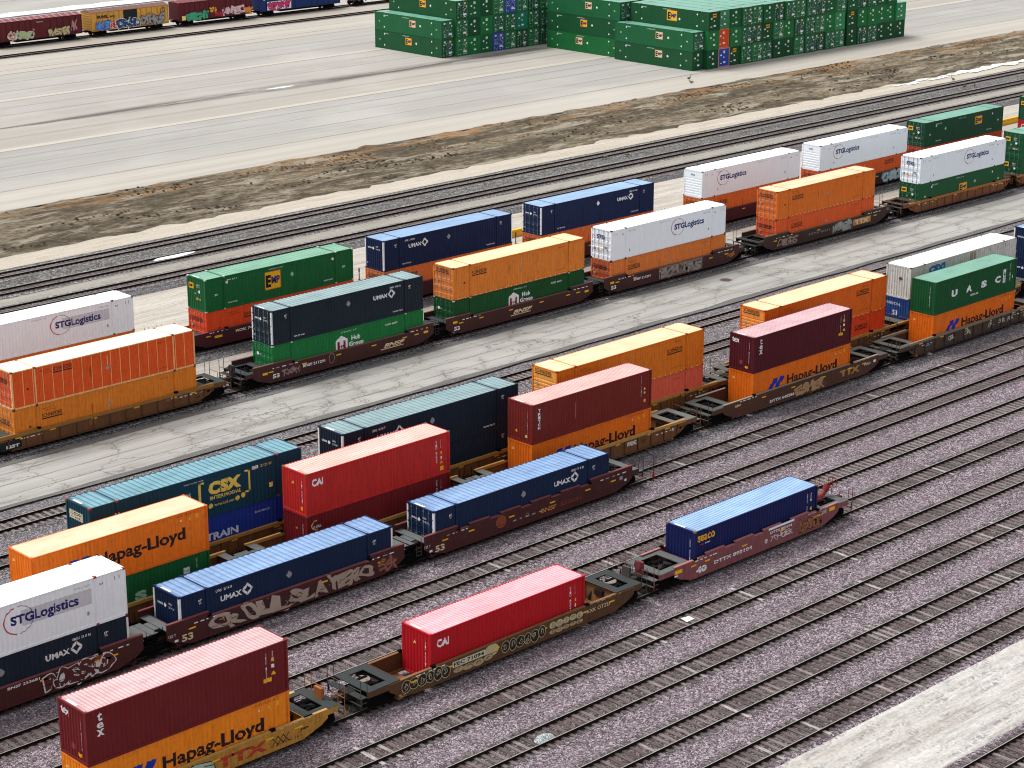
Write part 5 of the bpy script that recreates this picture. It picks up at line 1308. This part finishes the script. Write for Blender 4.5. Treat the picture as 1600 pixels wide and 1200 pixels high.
# ------------------------------------------------------------ distant boxcars
def boxcar(label, x0, x1, body, roof, rib, deco=None, door=None):
    L = x1-x0; root = empty('boxcar', ((x0+x1)/2, 302.4, 0)); tag(root, label, 'boxcar', 'graffitied boxcars on the distant track')
    bm_ = paint(body, .45, .3); rbm = paint(tuple(int(c*.8) for c in body), .4, .3); h = L/2; zt = 3.95; zb = .95
    mb = MB(); mb.box(-h, h, -1.5, 1.5, zb, zt)
    n = 14
    for s_ in (-1, 1):
        for i in range(n+1):
            x = -h+.05+(L-.1)*i/n
            if abs(x) < 1.4: continue
            mb.box(x-.05, x+.05, *sorted((s_*1.5, s_*1.56)), zb, zt, 1)
        mb.box(-h, h, *sorted((s_*1.5, s_*1.57)), zb-.12, zb+.12, 1); mb.box(-h, h, *sorted((s_*1.5, s_*1.55)), zt-.12, zt+.02, 1)
    for s_ in (-1, 1):
        z = zb+.25
        while z < zt-.2: mb.box(*sorted((s_*h, s_*(h+.06))), -1.4, 1.4, z, z+.1, 1); z += .42
    mb.build('body', [bm_, rbm], root)
    rf = MB(); rf.prismx([(-1.55, zt), (1.55, zt), (0, zt+.32)], -h, h, 0)
    for i in range(15):
        x = -h+L*i/14; rf.prismx([(-1.57, zt+.01), (1.57, zt+.01), (0, zt+.37)], x-.06, x+.06, 1)
    rf.build('roof', [paint(roof, .4, .2), paint(rib, .3, .1)], root)
    for s_ in (-1, 1):
        dm = MB(); dm.box(-1.35, 1.35, *sorted((s_*1.57, s_*1.62)), zb+.05, zt-.1)
        for z in (1.3, 1.8, 2.3, 2.8, 3.3): dm.box(-1.3, 1.3, *sorted((s_*1.62, s_*1.65)), z, z+.06)
        dm.build('sliding_door', paint(door or body, .35, .2), root)
    ub = MB(); ub.box(-h-.4, h+.4, -.3, .3, .6, .95); ub.box(-h*.5, h*.5, -1.4, 1.4, .55, .8); ub.box(-h-.8, h+.8, -.15, .15, .75, .95)
    ub.build('underframe', BLK, root)
    make_truck(root, -h+2.1); make_truck(root, h-2.1)
    D = Decal((-h, -1.57, 0), (1,0,0), (0,0,1), (0,-1,0)); D.lift = .07
    if deco: deco(D, L)
    D.build('lettering', root, split=True); return root
def g1(D, L):
    graf(D, 'GESO', 4.2, 7.2, 1.0, 2.1, plain((170,190,140)), plain((200,200,190)), .05, .12); graf(D, 'RASTER', 10.3, 14.2, 1.0, 2.2, plain((200,180,140)), plain((70,60,50)), .05, .12); graf(D, 'CO', 2.6, 4.0, 1.0, 2.0, plain((200,140,120)), plain((220,220,215)))
    D.text('RAILROAD', 8.0, 9.2, 3.4, 3.55, WHITE); 
    for x in (3.0, 4.2, 7.2): D.rect(x, x+.3, 2.2, 2.45, CREAM)
    graf(D, 'AK', 14.4, 15.6, 1.6, 3.2, plain((170,130,130)), plain((110,50,55)), 0, .02)
def g2(D, L):
    graf(D, 'NEKST', 1.0, 3.6, 1.0, 2.2, plain((90,150,220)), plain((60,50,150)), .05, .12); graf(D, 'RIO', 3.7, 5.0, 1.1, 1.9, plain((200,40,40)), plain((230,230,230)))
    graf(D, 'DRAL', 5.2, 9.4, 1.0, 2.4, plain((30,70,120)), plain((220,220,225)), .05, .12); graf(D, 'OTHKS', 9.7, 14.4, 1.0, 2.5, plain((150,150,150)), plain((60,60,65)), .05, .12)
    D.text('RAIL', 1.2, 3.4, 2.9, 3.4, BLACK, .04); D.text('BOX', 3.7, 4.8, 2.9, 3.2, BLACK, .04)
    x = L-1.7; D.path = None
    for a_, b_ in (((0,2.9),(.3,2.5)), ((.3,2.5),(.9,3.0)), ((.9,3.0),(1.0,3.5)), ((1.0,3.5),(.2,3.5)), ((.2,3.5),(0,2.9))): D.line(x+a_[0], a_[1], x+b_[0], b_[1], .1, BLACK)
def g3(D, L):
    graf(D, 'SIGHT', 1.6, 6.2, .95, 2.2, plain((70,170,130)), plain((40,90,80)), .05, .12); graf(D, 'SPA', 6.5, 7.9, 1.8, 2.6, YEL, plain((150,60,60))); graf(D, 'BNO', 7.6, 9.2, 1.0, 1.8, REDM, plain((40,30,80)))
    graf(D, 'HAREC', 9.2, 13.8, 1.1, 2.4, plain((225,190,200)), plain((110,60,70)), .05, .12); graf(D, 'EK', 14.0, 15.6, 1.0, 2.0, plain((220,150,60)), plain((200,80,60)))
    D.rect(.5, 1.3, .95, 1.7, YELP)
def g4(D, L):
    D.rect(1.4, 6.8, 1.0, 2.5, WHITE); graf(D, 'SDPSXYP', 1.7, 6.5, 1.15, 2.4, plain((210,60,120)), plain((120,30,60)), .05, .1)
    for x in (.6, 2.6, 8.3, 10.2, 13.4): D.rect(x, x+.4, 2.8, 3.3, plain((190,205,225)))
MR = (96,26,34)
boxcar('maroon boxcar with pale green graffiti, at the top left picture edge', 172.8, 189.4, MR, (128,70,74), (200,160,160), g1)
boxcar('yellow boxcar with a black door and blue graffiti, second from the left', 191.2, 206.7, (216,160,72), (112,72,66), (130,92,84), g2, (22,28,36))
boxcar('maroon boxcar with green graffiti, between the yellow and the blue boxcars', 208.9, 224.4, MR, (118,56,60), (150,90,92), g3)
boxcar('blue boxcar with pink graffiti, right of the other boxcars', 226.4, 244.6, (20,48,110), (70,96,140), (110,130,160), g4)
well_r = empty('flat_car', (256, 302.4, 0)); tag(well_r, 'low flat car with pale load, right of the blue boxcar at the top', 'flat car')
mb = MB(); mb.box(-8.5, 8.5, -1.4, 1.4, .9, 1.15)
for i in range(12): mb.box(-8.2+i*1.45, -8.0+i*1.45, -1.5, -1.4, .6, 1.2)
mb.build('flat_deck', paint((70,60,56), .4, .3), well_r)
mb = MB()
for i in range(6): mb.box(-6.5+i*2.4, -4.6+i*2.4, -1.2, 1.1, 1.15, 1.55+.2*(i % 3))
mb.build('load', paint((214,212,206), .3, 0), well_r); mb = MB(); mb.box(-8.3, -7.2, -1.3, 1.3, 1.15, 2.6); mb.build('bulkhead', paint((176,120,70), .4, .3), well_r)
make_truck(well_r, -6.5); make_truck(well_r, 6.5)

# ------------------------------------------------------------ small things
def goose(label, x, y, z, rz, down=False):
    mb = MB(); nn = 10
    prof_ = [(-.42,.30,.02),(-.3,.3,.09),(-.1,.28,.15),(.1,.29,.15),(.25,.34,.1),(.34,.42,.05),(.36,.58,.035),(.37,.68,.035)] if not down else [(-.42,.30,.02),(-.3,.3,.09),(-.1,.28,.15),(.1,.29,.15),(.25,.3,.1),(.38,.22,.05),(.5,.1,.035),(.56,.04,.035)]
    for cx, cz, rr in prof_:
        for i in range(nn): t = 2*math.pi*i/nn; mb.v.append((cx, rr*math.cos(t), cz+rr*math.sin(t)))
    for k in range(len(prof_)-1):
        for i in range(nn): a_ = k*nn; mb.f.append((a_+i, a_+(i+1)%nn, a_+nn+(i+1)%nn, a_+nn+i)); mb.m.append(1 if k >= 5 else 0)
    hx, hz = (.40, .71) if not down else (.58, .03)
    mb.tube((hx-.05, 0, hz), (hx+.08, 0, hz-.01), .045, 8, 1); mb.tube((hx+.08, 0, hz-.01), (hx+.16, 0, hz-.03), .02, 6, 1, .008)
    for s_ in (-.05, .05): mb.tube((0, s_, .16), (0, s_, 0), .012, 5, 1)
    o = mb.build('goose', [plain((104,92,78), .9), plain((34,32,32), .8)], None, (x, y, z)); o.rotation_euler = (0, 0, rz)
    tag(o, label, 'goose', 'geese wandering about the yard')
for i, (x, y, lb, dn) in enumerate([(232.2,204.4,'farther goose of the pair on the apron below the green container block',0),(229.9,201.9,'nearer goose of the pair on the apron below the green container block',0),
    (257.6,171.6,'right goose of two between the far rails near the right edge',0),(256.0,172.2,'left goose of two between the far rails near the right edge',0),(260.0,177.0,'goose just beyond the farthest rail at upper right',0),
    (181.6,173.0,'left dark goose on the gravel between far tracks, mid-picture',1),(184.6,172.2,'right dark goose on the gravel between far tracks, mid-picture',1),(244.3,192.9,'goose standing alone on the rusty part of the verge',0),
    (248.7,191.0,'first of three geese feeding on the dry verge',1),(246.6,188.4,'goose feeding nearest the tracks on the dry verge',1),(249.3,188.2,'rightmost goose feeding on the dry verge',1)]):
    goose(lb, x, y, -.19, i*1.9, bool(dn))
# manhole in the concrete road
mh = MB(); mh.tube((0,0,-.01), (0,0,.012), .62, 24, 0); mh.tube((0,0,.0), (0,0,.02), .5, 24, 1)
for i in range(-3, 4): mh.box(-.4, .4, i*.12-.02, i*.12+.02, .02, .026, 1)
o = mh.build('manhole_cover', [plain((120,112,104), .8), plain((92,74,66), .6)], None, (148.7, 125.5, -.168)); tag(o, 'round rusty manhole cover in the cracked concrete road', 'manhole cover')
wt = plain((226,224,214), .7)
o = MB(); o.add([(-.35,-.25,.02),(.3,-.3,.05),(.38,.22,.03),(-.28,.3,.06),(-.3,-.2,.0),(.28,-.26,.0),(.33,.2,0),(-.25,.26,0)], [(0,1,2,3),(0,4,5,1),(1,5,6,2),(2,6,7,3),(3,7,4,0)]); o = o.build('paper_scrap', wt, None, (87.0, 75.55, -.15)); tag(o, 'white scrap of paper lying between rails right of centre', 'scrap')
rk = MB(); nr, na = 6, 18
for k in range(nr+1):
    d = 1-k/nr
    for q in range(na):
        a_ = 2*math.pi*q/na; m_ = 1+.18*noise.noise((math.cos(a_)*2, math.sin(a_)*2, k*.4)); rk.v.append((.66*d*m_*math.cos(a_), .5*d*m_*math.sin(a_), .24*(1-d*d)+.03*noise.noise((math.cos(a_)*4, math.sin(a_)*4, k))))
for k in range(nr):
    for q in range(na): rk.f.append((k*na+q, k*na+(q+1)%na, (k+1)*na+(q+1)%na, (k+1)*na+q)); rk.m.append(0)
o = rk.build('gravel_heap', gravel('pale_stone', (120,132,128), (172,184,180), (214,222,220), None, 16.0), None, (70.1, 70.6, -.19)); tag(o, 'small pale greenish heap of stone between the rails at the bottom', 'stone heap')
# yellow guard beams and marker posts by the dirt lane
yb = paint((236,176,24), .2, .05, .5, name='yellow_beam')
for lab, x0, x1 in (('short yellow guard beam seen between the two rear blue containers', 143.4, 149.5), ('yellow guard beam seen left of the top right green container', 233.0, 241.5)):
    b = MB(); b.box(x0, x1, -.22, .22, .0, .48); b.box(x0, x1, -.18, .18, .5, .72); b.box(x0, x1, -.03, .03, .46, .52)
    n = int((x1-x0)/2.0)
    for i in range(n+1): x = x0+.15+(x1-x0-.3)*i/n; b.box(x-.12, x+.12, -.14, .14, -.05, .5)
    r_ = b.build('guard_beam', yb, None, (0, 152.2, -.2)); tag(r_, lab, 'guard beam', 'yellow guard beams by the dirt lane')
for lab, x, y in (('thin dark marker post between the green and the left blue rear containers', 123.4, 149.9), ('thin dark marker post between the two rear blue containers', 144.3, 150.0)):
    p_ = MB(); p_.tube((0,0,0), (0,0,1.1), .05, 8); p_.box(-.08, .08, -.02, .02, .8, 1.15); p_.tube((0,0,0), (0,0,.05), .12, 8)
    tag(p_.build('marker_post', plain((70,58,52)), None, (x, y, -.22)), lab, 'post', 'marker posts by the dirt lane')
# end-of-train blue flag stake beside the last blue container car, red brake housing of the mauve car
fs = MB(); fs.tube((0,0,0), (0,0,1.9), .028, 6); fs.box(-.12, .12, -.01, .01, .3, .62, 1)
tag(fs.build('stake', [plain((48,38,38)), plain((180,30,40))], None, (103.0, 93.0, -.2)), 'dark stake with a small red flag at the end of the blue container train', 'stake')
car3 = [o for o in COL.objects if o.get('label', '').startswith('faded mauve')][0]
hb = MB(); hb.tube((6.9, 0, 1.5), (8.3, 0, 1.45), .2, 14); hb.tube((8.2, 0, 1.4), (8.75, 0, 1.85), .18, 12); hb.tube((8.7, 0, 1.8), (8.9, 0, 2.15), .22, 12); hb.tube((8.85, 0, 2.2), (9.35, 0, 2.2), .06, 8); hb.box(7.4, 8.0, -.3, .3, 1.3, 1.5)
for i in range(14):
    t0, t1 = 2*math.pi*i/14, 2*math.pi*(i+1)/14
    hb.tube((9.45, .38*math.cos(t0), 2.2+.38*math.sin(t0)), (9.45, .38*math.cos(t1), 2.2+.38*math.sin(t1)), .025, 6)
for t0 in (0, 1.57, 3.14, 4.71): hb.tube((9.45, 0, 2.2), (9.45, .38*math.cos(t0), 2.2+.38*math.sin(t0)), .02, 5)
hb.build('brake_housing', paint((120,34,34), .3, .3), car3)
